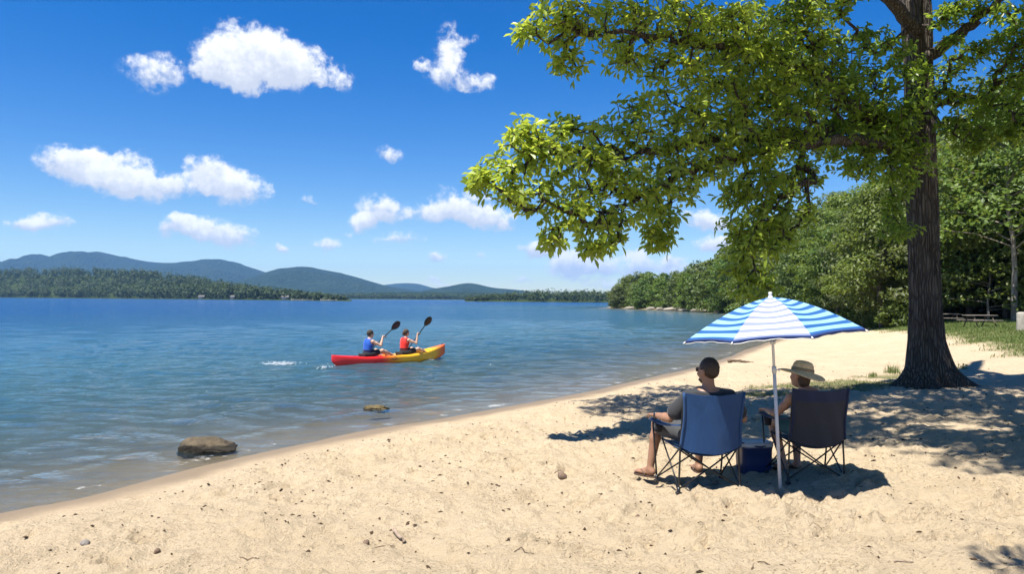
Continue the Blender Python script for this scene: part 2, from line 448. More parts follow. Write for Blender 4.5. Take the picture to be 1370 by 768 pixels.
Zw += .040 * np.exp(-((off + 1.35) / .16)**2) * (.4 + .6 * sstep(-.1, .4, vn(X * .35, Y * .35, 67))) * (X < 3)
Zw += .03 * np.exp(-((off + 3.1) / .3)**2)
Zw *= sstep(0, .35, D)
Zw += .004
bed = 6 * (1 - np.exp(-D / 52))
nx, ny = len(xs), len(ys); I = np.arange(nx * ny).reshape(ny, nx)
Q = np.stack([I[:-1, :-1], I[:-1, 1:], I[1:, 1:], I[1:, :-1]], -1).reshape(-1, 4)
keep = (S.ravel()[Q].min(1) < 1.0); Q = Q[keep]
used = np.unique(Q); remap = np.full(nx * ny, -1); remap[used] = np.arange(len(used)); Q = remap[Q]
Vw = np.stack([X, Y, Zw], -1).reshape(-1, 3)[used]
m, t = newmat('lake_water')
geo = t.n('ShaderNodeNewGeometry'); pos = geo.outputs['Position']
dep = t.attr('depth'); sh_ = t.attr('shore')
rot = (0, 0, R(8))
v1 = t.mapping(pos, (.75, 1.3, 1), rot)
h1 = t.noise(v1, 1.25, 6, .64, .5).outputs['Fac']
h2 = t.noise(t.mapping(pos, (.8, 1.2, 1), (0, 0, R(-18))), 4.4, 5, .66, .4).outputs['Fac']
h3 = t.noise(t.mapping(pos, (.35, 1.3, 1), (0, 0, R(4))), .16, 4, .6).outputs['Fac']
dmul = t.n('ShaderNodeMapRange', i={'Value': dep, 'From Min': .0, 'From Max': .5, 'To Min': .35, 'To Max': 1.0}).outputs[0]
hh = t.math('ADD', t.math('ADD', t.math('MULTIPLY', h1, .24), t.math('MULTIPLY', h2, .085)), t.math('MULTIPLY', h3, .8))
bp = t.n('ShaderNodeBump', i={'Strength': dmul, 'Distance': 1.0, 'Height': hh})
deepf = t.n('ShaderNodeMapRange', i={'Value': dep, 'From Min': .6, 'From Max': 5.2}).outputs[0]
patch = t.noise(t.mapping(pos, (.3, 1, 1)), .05, 4).outputs['Fac']
bodyc = t.mix(deepf, (.038, .112, .135), (.005, .056, .180))
bodyc = t.mix(t.math('MULTIPLY', t.ramp(patch, [(.4, 0.0), (.65, 1.0)]), .3), bodyc, (.011, .066, .135))
body = t.n('ShaderNodeBsdfDiffuse', i={'Color': bodyc, 'Normal': bp.outputs[0]})
clear = t.n('ShaderNodeBsdfTransparent', i={'Color': (.80, .84, .78, 1)})
turb = t.math('SUBTRACT', 1.0, t.math('POWER', 2.71828, t.math('MULTIPLY', dep, -.95)))
mx = t.n('ShaderNodeMixShader', i={0: turb, 1: clear.outputs[0], 2: body.outputs[0]})
gl = t.n('ShaderNodeBsdfGlossy', i={'Color': (1, 1, 1, 1), 'Roughness': .05, 'Normal': bp.outputs[0]})
fr_ = t.n('ShaderNodeFresnel', i={'IOR': 1.333, 'Normal': bp.outputs[0]})
sur = t.n('ShaderNodeMixShader', i={0: fr_.outputs[0], 1: mx.outputs[0], 2: gl.outputs[0]})
# foam where the little waves break on the sand
fn = t.noise(pos, 2.2, 6, .7).outputs['Fac']; fn2 = t.noise(pos, 26, 4, .7).outputs['Fac']
band = t.math('MULTIPLY', t.n('ShaderNodeMapRange', interpolation_type='SMOOTHSTEP', i={'Value': sh_, 'From Min': -.55, 'From Max': -.22}).outputs[0],
              t.n('ShaderNodeMapRange', interpolation_type='SMOOTHSTEP', i={'Value': sh_, 'From Min': -.02, 'From Max': -.2}).outputs[0])
fo = t.math('MULTIPLY', band, t.math('MULTIPLY', t.ramp(fn, [(.56, 0.0), (.64, 1.0)]), t.ramp(fn2, [(.42, 0.0), (.58, 1.0)])))
foam = t.n('ShaderNodeBsdfDiffuse', i={'Color': (.8, .8, .78, 1)})
sur = t.n('ShaderNodeMixShader', i={0: t.math('MULTIPLY', fo, .5), 1: sur.outputs[0], 2: foam.outputs[0]})
t.out(sur.outputs[0])
tag(mobj('water', Vw, [Q], m, attrs={'depth': bed.ravel()[used], 'shore': S.ravel()[used]}), kind='structure')

# ------------------------------------------------------------------ hills beyond the lake
def hillmat(name, a, b, sc):
    m, t = newmat(name); tc = t.n('ShaderNodeTexCoord').outputs['Object']
    nz = t.noise(tc, sc, 7, .65).outputs['Fac']; vz = t.n('ShaderNodeTexVoronoi', i={'Vector': tc, 'Scale': sc * 6})
    c = t.mix(.4, t.ramp(nz, [(.35, a), (.65, b)]), t.ramp(vz.outputs['Distance'], [(.0, b), (.7, a)]))
    p = t.n('ShaderNodeBsdfDiffuse', i={'Color': c, 'Roughness': 1})
    bb = t.n('ShaderNodeBump', i={'Strength': 1.0, 'Distance': 14.0, 'Height': vz.outputs['Distance']}); bb.invert = True
    t.l(bb.outputs[0], p.inputs['Normal']); t.out(p.outputs[0]); return m
HM = hillmat('wooded_hill', (.012, .024, .012), (.034, .054, .018), .012)
def ridge(name, sky_pts, D, depth, seed, foot_z=-2):
    a = np.array(sky_pts, float); pxs = np.linspace(a[0, 0], a[-1, 0], int((a[-1, 0] - a[0, 0]) / 3))
    # smooth spline through the skyline
    cm = catmull(a, 10); tops = np.interp(pxs, cm[:, 0], cm[:, 1])
    rows = 46; Gd = np.zeros((rows, len(pxs), 3))
    pk = np.array([P(x, y, D) for x, y in zip(pxs, tops)]); pk[:, 2] = np.maximum(pk[:, 2], 0)
    for r in range(rows):
        f = r / (rows - 1) * 1.6                      # 0 foot, 1 crest, 1.6 behind
        sc = (D - depth * (1 - f)) / D
        x = pk[:, 0] * (.35 + .65 * sc) ; y = np.full(len(pxs), D - depth * (1 - f))
        prof = sstep(0, 1, min(f, 1)) if f <= 1 else 1 - .35 * (f - 1) / .6 - .1
        if f > 1: prof = 1 - (f - 1) * .9
        n = fbm(x / 420 + 3, y / 420, seed, 5) * .42 * math.sin(min(f, 1) * math.pi) + fbm(x / 90, y / 90, seed + 9, 3) * .035 * min(f, 1)
        if f > .93: n = n * .25
        Gd[r] = np.stack([x, y, foot_z + (pk[:, 2] - foot_z) * np.clip(prof + n, 0, 1.02)], -1)
    mb = MB().grid(Gd.transpose(1, 0, 2)[:, :, :])
    return tag(mb.build(name, HM), kind='structure')
ridge('hills', [(-260, 372), (-120, 356), (-40, 350), (0, 350), (22, 351), (52, 342), (85, 346), (130, 338), (165, 344), (205, 351), (250, 352), (290, 351), (318, 353), (362, 367), (400, 384), (445, 399)], 4200, 1500, 3)
ridge('hills', [(235, 399), (300, 386), (362, 366), (385, 361), (408, 358), (432, 361), (470, 369), (520, 383), (570, 391), (630, 400)], 3400, 1300, 8)
ridge('hills', [(430, 399), (490, 386), (525, 380), (556, 379.5), (585, 386), (640, 392), (700, 399)], 5200, 1200, 14)
ridge('hills', [(520, 400), (570, 389), (598, 384), (628, 379), (660, 385), (692, 388), (730, 393), (790, 399)], 3000, 1000, 21)
ridge('hills', [(380, 401), (450, 393), (540, 391), (620, 391), (700, 393), (800, 394), (900, 396), (1000, 400)], 1900, 500, 27)

# ------------------------------------------------------------------ haze: one box of even air
m, t = newmat('haze_air')
vol = t.n('ShaderNodeVolumePrincipled', i={'Color': (.26, .55, 1.0, 1), 'Density': 1.1e-4, 'Anisotropy': .1})
t.out(None, vol.outputs[0])
tag(MB().box((0, 2400, 148), (15000, 9400, 312)).build('haze', m, smooth=False), kind='stuff')
# ------------------------------------------------------------------ foliage and bark materials
def leafmat(name, lo, hi, trans, tmix=.38, rough=.45, objvar=.25, yellow=None):
    m, t = newmat(name); outer = yellow
    geo = t.n('ShaderNodeNewGeometry'); rpi = geo.outputs['Random Per Island']
    ob = t.n('ShaderNodeObjectInfo').outputs['Random']
    tc = t.n('ShaderNodeTexCoord').outputs['Object']
    f = t.math('ADD', t.math('MULTIPLY', rpi, .75), t.math('MULTIPLY', t.noise(tc, .9, 3).outputs['Fac'], .4), clamp=True)
    c = t.mix(f, lo, hi)
    trc = t.mix(f, tuple(x * .7 for x in trans), trans)
    if outer:
        yf = t.math('MULTIPLY', t.attr('outer'), t.math('ADD', .45, t.math('MULTIPLY', rpi, .75)), clamp=True); c = t.mix(yf, c, outer); trc = t.mix(yf, trc, tuple(min(1, x * y) for x, y in zip(trans, (1.35, 1.12, 1.2))))  # leaf colour turns yellower and brighter further out along the limb
    c2 = t.n('ShaderNodeHueSaturation', i={'Hue': t.math('ADD', .5 - .035 * objvar * 2, t.math('MULTIPLY', ob, .07 * objvar * 2)),
             'Saturation': t.math('ADD', 1 - .3 * objvar, t.math('MULTIPLY', ob, .5 * objvar)),
             'Value': t.math('ADD', 1 - objvar, t.math('MULTIPLY', ob, 2 * objvar)), 'Color': c}).outputs[0]
    d = t.n('ShaderNodeBsdfPrincipled', i={'Base Color': c2, 'Roughness': rough, 'Specular IOR Level': .35})
    tr = t.n('ShaderNodeBsdfTranslucent', i={'Color': trc})
    s = t.n('ShaderNodeMixShader', i={0: tmix, 1: d.outputs[0], 2: tr.outputs[0]})
    t.out(s.outputs[0]); return m
def barkmat(name, lo, hi, sc=(9, 9, 1.6), bump=.03):
    m, t = newmat(name); tc = t.n('ShaderNodeTexCoord').outputs['Object']
    v = t.mapping(tc, sc); a = t.noise(v, 1.3, 7, .68, .5).outputs['Fac']
    w = t.n('ShaderNodeTexVoronoi', feature='DISTANCE_TO_EDGE', i={'Vector': t.n('ShaderNodeVectorMath', operation='ADD', i={0: v, 1: t.noise(tc, 3, 3).outputs['Color']}).outputs[0], 'Scale': 1.25})
    cr = t.ramp(w.outputs['Distance'], [(.0, 0.0), (.22, 1.0)])
    c = t.mix(t.math('MULTIPLY', a, cr), lo, hi)
    c = t.mix(t.ramp(t.noise(tc, 1.1, 5, .6).outputs['Fac'], [(.52, 0.0), (.72, .45)]), c, (.16, .15, .12))
    p = t.n('ShaderNodeBsdfPrincipled', i={'Base Color': c, 'Roughness': .95, 'Specular IOR Level': .15})
    b = t.n('ShaderNodeBump', i={'Strength': 1, 'Distance': bump, 'Height': t.math('ADD', t.math('MULTIPLY', a, .5), cr)})
    t.l(b.outputs[0], p.inputs['Normal']); t.out(p.outputs[0]); return m
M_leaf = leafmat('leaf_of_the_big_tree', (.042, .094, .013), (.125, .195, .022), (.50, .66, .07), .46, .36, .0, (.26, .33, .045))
M_bark = barkmat('grey_bark', (.048, .040, .033), (.17, .145, .118), (15, 15, 1.9), .035)
M_twig = simple('twig_bark', (.07, .055, .042), .9, .1)

def rosettes(C, A, nleaf, L, Wd, seed, droop=.35):
    """leaf rosettes at C with axes A: folded lance shaped leaves, two quads each"""
    r = np.random.default_rng(seed); n = len(C)
    A = A / (np.linalg.norm(A, axis=1)[:, None] + 1e-9)
    ref = np.where(np.abs(A[:, 2:3]) < .9, np.array([[0, 0, 1.0]]), np.array([[1.0, 0, 0]]))
    U = np.cross(A, ref); U /= np.linalg.norm(U, axis=1)[:, None]; Vv = np.cross(A, U)
    N = n * nleaf
    idx = np.repeat(np.arange(n), nleaf); k = np.tile(np.arange(nleaf), n)
    an = k * 2 * np.pi / nleaf * 1.0 + r.uniform(-.35, .35, N) + np.repeat(r.uniform(0, 6.28, n), nleaf)
    up = r.normal(.05, .38, N)
    D = np.cos(an)[:, None] * U[idx] + np.sin(an)[:, None] * Vv[idx] + up[:, None] * A[idx]
    D[:, 2] -= droop * r.uniform(.2, 1, N)
    D /= np.linalg.norm(D, axis=1)[:, None]
    Sd = np.cross(A[idx] + .3 * r.normal(0, 1, (N, 3)), D); Sd /= np.linalg.norm(Sd, axis=1)[:, None] + 1e-9
    Nn = np.cross(D, Sd)
    l = (L * r.uniform(.7, 1.25, N))[:, None]; w = (Wd * r.uniform(.8, 1.25, N))[:, None]
    b = C[idx] + D * .02 + (r.normal(0, .025, (N, 3)))
    tip = b + D * l - np.array([0, 0, 1]) * l * .14; f = .22
    P1 = b + D * l * .38 + Sd * w * .42 + Nn * w * f; P2 = b + D * l * .70 + Sd * w * .5 + Nn * w * f
    Q1 = b + D * l * .38 - Sd * w * .42 + Nn * w * f; Q2 = b + D * l * .70 - Sd * w * .5 + Nn * w * f
    V = np.stack([b, tip, P1, P2, Q1, Q2], 1).reshape(-1, 3)
    o = np.arange(N)[:, None] * 6
    Q = np.concatenate([o + np.array([[0, 2, 3, 1]]), o + np.array([[0, 1, 5, 4]])])
    return V, Q

# ------------------------------------------------------------------ the big tree
TD = 15.3
tb = G(1244, 507)
TX, TY = tb[0], tb[1]; TZ = gz(TX, TY)
big_tree = thing('broadleaf_tree', 'huge shade tree with thick grey trunk and long leafy limb reaching left over the beach', 'tree', (TX, TY, TZ))
def tl(p): return np.asarray(p, float) - np.array([TX, TY, TZ])
# trunk axis from the picture's line of the trunk, at its own distance
axis = [(1246, 516, .60), (1243, 490, .40), (1240, 455, .312), (1238, 400, .278), (1235, 300, .275), (1232, 200, .27), (1229, 100, .26), (1226, 20, .27), (1221, -80, .24), (1214, -200, .20), (1206, -340, .14), (1200, -450, .08)]
ax = np.array([tl(P(x, y, TD + .1)) for x, y, r in axis]); ar = np.array([r for *_, r in axis])
ax[0][2] = -.35
tt = np.concatenate([[0], np.cumsum(np.linalg.norm(np.diff(ax, axis=0), axis=1))])
ts = np.concatenate([np.linspace(0, 3, 46), np.linspace(3.12, tt[-1], 60)])
axs = np.stack([np.interp(ts, tt, ax[:, i]) for i in range(3)], -1); ars = np.interp(ts, tt, ar)
nseg = 72; th = np.arange(nseg) * 2 * np.pi / nseg
rows = []
for p, r, s in zip(axs, ars, ts):
    fl = max(0, 1 - (s - .15) / 1.25); lobes = np.zeros(nseg)
    for a0, aw, ln in ((3.3, .20, .9), (3.85, .14, .45), (4.35, .16, .6), (5.0, .15, .5), (5.5, .14, .45), (6.0, .20, 1.0), (.9, .3, .5), (2.2, .25, .6)):
        dd = np.angle(np.exp(1j * (th - a0))); lobes += ln * np.exp(-(dd / aw)**2)
    rr = r + lobes * .95 * fl**4.6 + .13 * lobes * fl
    rr = rr + .018 * fbm(th * 5.2, np.full(nseg, s * .55), 77, 3) * 2 + .012 * np.cos(th * 17 + 2.2 * fbm(np.full(nseg, s * .9), th * .8, 78, 2))
    rr = rr * (1 + .05 * np.cos(2 * th + s * .3))
    rows.append(np.stack([p[0] + rr * np.cos(th), p[1] + rr * np.sin(th), np.full(nseg, p[2])], -1))
mb = MB().grid(np.array(rows), close_v=True)
trunk = mirror_fix(mb.build('trunk', M_bark, big_tree))
tr_pts = [tl(P(x, y, TD)) for x, y in ((1235, 300), (1232, 200), (1229, 100), (1226, 20), (1221, -80), (1214, -200), (1206, -340))]

limbs = {  # main limbs in true positions: (px, py, distance)
 'a': [(1222, 190, 15.2), (1150, 168, 14.5), (1075, 180, 13.4), (1000, 186, 12.6), (930, 190, 11.8), (870, 205, 11.1), (800, 215, 10.6)],
 'b': [(1222, 178, 15.2), (1165, 158, 14.5), (1125, 128, 13.8), (1090, 98, 13.1), (1030, 78, 12.4), (960, 62, 11.7), (880, 48, 11.1), (800, 44, 10.7)],
 'c': [(1228, 225, 15.1), (1165, 190, 13.9), (1080, 192, 12.8), (985, 205, 11.9), (920, 232, 11.3), (870, 258, 10.8), (810, 285, 10.3)],
 'd': [(1226, 42, 15.2), (1188, 0, 14.6), (1120, -70, 13.2), (1000, -130, 11.5), (880, -120, 10.3)],
 'e': [(1240, 78, 15.2), (1285, 42, 14.8), (1335, 2, 14.3), (1420, -60, 13.6), (1500, -130, 13)],
 'f': [(1240, 150, 15.1), (1290, 128, 14.4), (1345, 150, 13.6), (1400, 160, 12.8)],
 'g': [(1224, -30, 15.1), (1150, -170, 12.5), (1080, -380, 9.6), (1000, -600, 7.8)],
 'h': [(1216, -170, 15.2), (1240, -330, 13.2), (1290, -560, 11)],
 'i': [(1224, -60, 15.2), (1330, -150, 13.6), (1480, -250, 12)],
 'j': [(1210, -260, 15.2), (1080, -340, 13.4), (930, -420, 11.6)],
}
clumps = []   # centre, radii (m), density
def cl(px, py, d, rx, ry, dens=1.0, dr=None):
    d = d - .95 * min(1, max(0, (980 - px) / 300))
    c = tl(P(px, py, d)); s = d / 1000
    clumps.append((c, np.array([rx * s, dr or max(rx, ry) * s * 1.05, ry * s]), dens))
for a in [(738, 28, 10.6, 40, 36), (705, 45, 10.5, 18, 14), (780, 38, 10.7, 38, 40), (765, 85, 10.7, 24, 16), (845, 28, 11, 48, 40), (835, 78, 11, 34, 22), (905, 45, 11.3, 52, 55), (965, 50, 11.6, 48, 55), (900, 105, 11.3, 40, 30),
          (715, 178, 10.4, 34, 30), (665, 235, 10.2, 36, 30), (640, 240, 10.1, 16, 14), (698, 190, 10.2, 30, 22), (735, 215, 10.4, 48, 38), (700, 262, 10.2, 36, 24), (765, 180, 10.7, 34, 28), (790, 235, 10.6, 52, 42), (765, 280, 10.3, 44, 30), (740, 318, 10.2, 22, 14),
          (835, 190, 11, 50, 36), (850, 145, 11, 26, 18), (845, 250, 10.7, 50, 42), (815, 305, 10.3, 46, 28), (800, 332, 10.2, 22, 12), (870, 295, 10.6, 40, 32), (885, 322, 10.6, 18, 12), (905, 215, 11.2, 48, 40), (900, 255, 10.9, 34, 26),
          (915, 158, 11.3, 46, 36), (960, 125, 11.8, 48, 42), (965, 180, 11.8, 46, 38), (1015, 95, 12.3, 56, 52), (1020, 155, 12.4, 54, 46), (1065, 60, 12.8, 50, 50), (1075, 120, 13, 52, 44), (1010, 215, 12, 48, 36), (1060, 190, 12.8, 48, 40), (950, 225, 11.4, 28, 24), (1000, 40, 12, 46, 40),
          (1020, 258, 12, 46, 38), (990, 300, 11.8, 36, 34), (1030, 310, 12, 44, 32), (1070, 245, 12.7, 34, 28), (1005, 345, 11.8, 42, 36), (1060, 290, 12.3, 28, 24), (985, 260, 11.7, 22, 18), (1010, 385, 11.8, 30, 18),
          (1110, 75, 13.4, 38, 36), (1120, 130, 13.7, 46, 40), (1125, 185, 13.8, 46, 34), (1165, 110, 14.3, 40, 36), (1165, 160, 14.3, 44, 36), (1175, 205, 14.2, 40, 30), (1205, 235, 14.2, 34, 26), (1200, 180, 14.5, 36, 34), (1150, 225, 13.7, 28, 18), (1215, 140, 14.5, 26, 28), (1195, 270, 14.2, 18, 14),
          (1115, 6, 13.2, 44, 20), (1065, 15, 12.8, 40, 26), (1160, -20, 13.8, 36, 14), (1200, 305, 14.3, 26, 22), (1215, 210, 14.4, 26, 24)]:
    cl(*a)
for a in [(1272, 92, 14.5, 22, 16), (1262, 128, 14.6, 18, 22), (1300, 122, 14.3, 30, 18), (1335, 140, 13.8, 30, 20), (1285, 165, 14.3, 32, 20), (1330, 180, 13.9, 34, 20), (1362, 160, 13.5, 26, 26), (1365, 110, 13.7, 20, 18), (1350, 90, 13.9, 18, 14), (1300, 195, 14, 20, 12),
          (1285, 15, 14.6, 24, 16), (1345, 15, 14.1, 22, 14), (1310, -5, 14.3, 26, 16), (1270, 55, 14.7, 12, 10), (1362, 70, 13.9, 24, 18), (1330, 55, 14, 22, 16), (1300, 75, 14.3, 20, 14), (1265, 20, 14.6, 18, 18), (1195, 60, 14.6, 26, 26), (1150, 55, 14.2, 26, 22), (1365, 35, 14, 24, 18), (1225, 95, 14.4, 22, 20), (1400, 60, 13.6, 40, 40), (1400, 170, 13, 30, 40)]:
    cl(*a, .95)
rr_ = np.random.default_rng(23)
TOP = lambda y: 2.05 + .405 * y + .9
n_in = len(clumps)
for k in range(400):
    sx, sy = rr_.uniform(2.0, 14.5), rr_.uniform(7.7, 15.9)
    if sy < 7.9 + .5 * max(0, 6.0 - sx): continue
    h = rr_.uniform(6, 12.5) + .3
    x, y = sx - .31 * h, sy - .31 * h
    if h < TOP(y) or math.hypot(x - 6, y - 11) > 9.5: continue
    c = tl((x, y, h))
    if any(np.linalg.norm(c - q[0]) < 1.05 for q in clumps[n_in:]): continue
    r = rr_.uniform(.65, 1.1)
    clumps.append((c, np.array([r, r, r * .6]), .5))
    if len(clumps) - n_in > 100: break
for c_, r_ in (((1.6, 2.7, 7.2), .4), ((2.1, 2.8, 7.4), .45), ((1.15, 2.6, 7.3), .28), ((2.7, 2.65, 7.4), .45), ((1.7, 2.35, 7.3), .35)): clumps.append((tl(c_), np.array([r_, r_, r_ * .5]), .6))
# rosettes
CC = []
for c, rad, dens in clumps:
    vol = 4.19 * rad.prod(); n = max(6, int(dens * (13 + 84 * vol)))
    d = rr_.normal(0, 1, (n, 3)); d /= np.linalg.norm(d, axis=1)[:, None]
    CC.append(c + d * rad * (rr_.uniform(.15, 1.12, n)**.6)[:, None])
CC = np.concatenate(CC)
# limb skeleton nodes, then twigs grown as a short-path tree from them
nodes = []; par = []; rad = []; limb_of = []; plen = []
lk = list(limbs)
for k_ in 'abc': limbs[k_] = [(x, y, d - .95 * min(1, max(0, (980 - x) / 300))) for x, y, d in limbs[k_]]
for li, k in enumerate(lk):
    pts = catmull(np.array([tl(P(*q)) for q in limbs[k]]), 7)
    pts[1:-1] += rr_.normal(0, .03, (len(pts) - 2, 3)); r0 = {'a': .17, 'b': .15, 'c': .12, 'd': .15, 'e': .13, 'f': .06}.get(k, .12)
    base = len(nodes)
    for i, p in enumerate(pts):
        nodes.append(p); par.append(-1 if i == 0 else base + i - 1); limb_of.append(li)
        rad.append(r0 * (1 - .86 * i / (len(pts) - 1))); plen.append(0 if i == 0 else plen[-1] + np.linalg.norm(p - pts[i - 1]))
ns = len(nodes)
pool = CC.copy(); npool = len(pool)
best = np.full(npool, 1e9); who = np.full(npool, -1); alive = np.ones(npool, bool)
def relax(pt, idx, pl):
    global best, who
    v = pool - pt; dd = np.linalg.norm(v, axis=1)
    cst = dd + .22 * pl + .25 * np.maximum(0, -(v[:, 2] * -1)) * 0
    b = alive & (cst < best); best[b] = cst[b]; who[b] = idx
for i in range(ns): relax(nodes[i], i, plen[i])
ros_limb = np.zeros(npool, int); ros_dir = np.zeros((npool, 3)); ros_pl = np.zeros(npool)
for _ in range(npool):
    j = int(np.argmin(np.where(alive, best, 1e9))); alive[j] = False
    w = int(who[j]); p0 = np.array(nodes[w]); v = pool[j] - p0; dl = np.linalg.norm(v)
    # a bowed twig with one midpoint
    prev = w
    if dl > .3:
        mid = p0 + v * .5 + rr_.normal(0, .05 * dl, 3) + np.array([0, 0, .04 * dl])
        nodes.append(mid); par.append(prev); rad.append(0); limb_of.append(limb_of[w]); plen.append(plen[w] + dl * .5); prev = len(nodes) - 1
        relax(mid, prev, plen[-1])
    nodes.append(pool[j]); par.append(prev); rad.append(0); limb_of.append(limb_of[w]); plen.append(plen[w] + dl)
    ros_limb[j] = limb_of[w]; ros_pl[j] = plen[w]; ros_dir[j] = v / (dl + 1e-6)
    relax(pool[j], len(nodes) - 1, plen[-1])
nodes = np.array(nodes); par = np.array(par)
cnt = np.ones(len(nodes))
for i in range(len(nodes) - 1, ns - 1, -1): cnt[par[i]] += cnt[i]
rr2 = np.array(rad); rr2[ns:] = np.minimum(.0052 * cnt[ns:]**.50, .055)
# tubes for every edge; limbs as smooth tubes
for li, k in enumerate(lk):
    mb = MB(); ids = [i for i in range(ns) if limb_of[i] == li]
    mb.tube(nodes[ids], rr2[ids], 12)
    tw = [i for i in range(ns, len(nodes)) if limb_of[i] == li]
    if tw:
        # simple 4-sided prisms, vectorised
        tw = np.array(tw); a = nodes[par[tw]]; b = nodes[tw]; ra = np.minimum(np.maximum(rr2[par[tw]], rr2[tw]), rr2[tw] * 1.5); rb = rr2[tw]
        d = b - a; d /= np.linalg.norm(d, axis=1)[:, None] + 1e-9
        ref = np.where(np.abs(d[:, 2:3]) < .9, np.array([[0, 0, 1.0]]), np.array([[1.0, 0, 0]])); u = np.cross(d, ref); u /= np.linalg.norm(u, axis=1)[:, None]; w = np.cross(d, u)
        ring = []
        for q in range(4):
            cs, sn = math.cos(q * math.pi / 2), math.sin(q * math.pi / 2)
            ring.append(a + (u * cs + w * sn) * ra[:, None]); 
        for q in range(4):
            cs, sn = math.cos(q * math.pi / 2), math.sin(q * math.pi / 2)
            ring.append(b + (u * cs + w * sn) * rb[:, None])
        V = np.stack(ring, 1).reshape(-1, 3); o = np.arange(len(tw))[:, None] * 8
        Q = np.concatenate([o + np.array([[q, (q + 1) % 4, 4 + (q + 1) % 4, 4 + q]]) for q in range(4)])
        mb.add(V, Q)
    limb = mb.build('branch', M_bark, big_tree)
    sel = ros_limb == li
    if sel.any():
        A = ros_dir[sel] * .55 + np.array([0, 0, .75]) + rr_.normal(0, .28, (sel.sum(), 3))
        V, Q = rosettes(pool[sel], A, 9, .130, .050, 100 + li, .14)
        yg = np.clip((ros_pl[sel] - 3.0) / 5.5, 0, 1) * rr_.uniform(.3, 1.2, sel.sum()); mobj('foliage', V, [Q], M_leaf, limb, smooth=False, attrs={'outer': np.repeat(yg, 9 * 6)})
print('rosettes', npool, 'nodes', len(nodes))

# ------------------------------------------------------------------ the wood on the right: a few trees, copied
def diamonds(C, Nrm, size, seed, asp=.55):
    r = np.random.default_rng(seed); n = len(C)
    Nn = Nrm + r.normal(0, .45, (n, 3)); Nn /= np.linalg.norm(Nn, axis=1)[:, None]
    D = r.normal(0, 1, (n, 3)); D -= Nn * (D * Nn).sum(1)[:, None]; D /= np.linalg.norm(D, axis=1)[:, None]
    Sd = np.cross(Nn, D); L = (size * r.uniform(.65, 1.35, n))[:, None]
    V = np.stack([C - D * L * .5, C + Sd * L * asp * .5 - D * L * .05 - Nn * L * .08, C + D * L * .5 - Nn * L * .1, C - Sd * L * asp * .5 - D * L * .05 - Nn * L * .08], 1).reshape(-1, 3)
    o = np.arange(n)[:, None] * 4
    return V, o + np.array([[0, 1, 2, 3]])
M_fo = leafmat('wood_foliage', (.028, .052, .008), (.102, .135, .020), (.25, .31, .04), .36, .5, .32)
M_fo3 = leafmat('deep_foliage', (.024, .050, .010), (.085, .122, .020), (.20, .27, .035), .32, .5, .28)
M_fo2 = leafmat('pale_foliage', (.044, .075, .010), (.128, .165, .023), (.28, .35, .042), .35, .5, .15)
M_trk = barkmat('wood_bark', (.06, .05, .04), (.20, .175, .145), (5, 5, 1.2), .02)
M_trk2 = barkmat('pale_bark', (.16, .14, .115), (.34, .31, .27), (5, 5, 1.2), .02)
def crown_tree(name, h, w, ncl, per, size, seed, base=.12, fm=None, tm=None, tr_r=.16, flat=.55, shape=1.0):
    """tapered trunk, limbs to leaf clumps spread through the crown; returns root with trunk > limbs and crown"""
    r = np.random.default_rng(seed)
    root = bpy.data.objects.new(name, None); link(root)
    mb = MB(); n = 9; bend = r.normal(0, .02 * h, (n, 2)); bend[:2] = 0
    zz = np.linspace(-.3, h * .93, n); tp = np.stack([np.cumsum(bend[:, 0]) * .4, np.cumsum(bend[:, 1]) * .4, zz], -1)
    mb.tube(tp, tr_r * np.linspace(1.15, .12, n), 8)
    Cs = []; Ns = []
    for k in range(ncl):
        f = base + (1 - base) * ((k + r.uniform(0, 1)) / ncl)
        prof = max(.12, math.sin(math.pi * min(1, (f * .86 + .16)))**.7) * shape + (1 - shape) * .6
        if f < base + .2: prof = max(prof, .62)
        a = k * 2.399 + r.uniform(-.5, .5); q = r.uniform(.35, 1.0)**.6 * prof * w / 2
        ctr = np.array([q * math.cos(a), q * math.sin(a), f * h * .97])
        tx = np.array([np.interp(ctr[2] * .85, zz, tp[:, 0]), np.interp(ctr[2] * .85, zz, tp[:, 1])]); ctr[:2] += tx
        rad = w * r.uniform(.13, .23)
        st = np.array([tx[0], tx[1], max(.2 * h * .5, ctr[2] * .82)]); md = st * .5 + ctr * .5 + np.array([0, 0, .02 * h])
        if k % 2 == 0: mb.tube([st, md, ctr], [tr_r * .3, tr_r * .2, tr_r * .06], 5, False)
        d = r.normal(0, 1, (per, 3)); d /= np.linalg.norm(d, axis=1)[:, None]
        rr = r.uniform(.3, 1.15, per)**.5
        pt = ctr + d * rr[:, None] * np.array([rad, rad, rad * flat])
        # leaves sprayed toward the outside and slightly down at the rim
        out = np.array([ctr[0], ctr[1], 0]); out /= np.linalg.norm(out) + 1e-6
        Cs.append(pt); Ns.append(d * .55 + np.array([0, 0, .75]) + out * .35)
    V, Q = diamonds(np.concatenate(Cs), np.concatenate(Ns), size, seed + 1)
    mb.build('trunk', tm or M_trk, root)
    mobj('crown', V, [Q], fm or M_fo, root, smooth=False)
    return root
def copy_tree(o, parent=None):
    c = o.copy(); col.objects.link(c); c.parent = parent
    for ch in list(o.children): copy_tree(ch, c)
    return c
near_v = [crown_tree('woodland_tree', 11, 7.8, 44, 250, .30, 200 + i, .13 + .06 * (i % 3), tr_r=.17 + .02 * i, flat=.42, fm=(M_fo, M_fo3, M_fo2, M_fo, M_fo3)[i]) for i in range(5)]
mid_v = [crown_tree('woodland_tree', 10, 7.8, 36, 130, .44, 230 + i, .06, tr_r=.16, flat=.5, fm=(M_fo, M_fo3, M_fo, M_fo2)[i]) for i in range(4)]
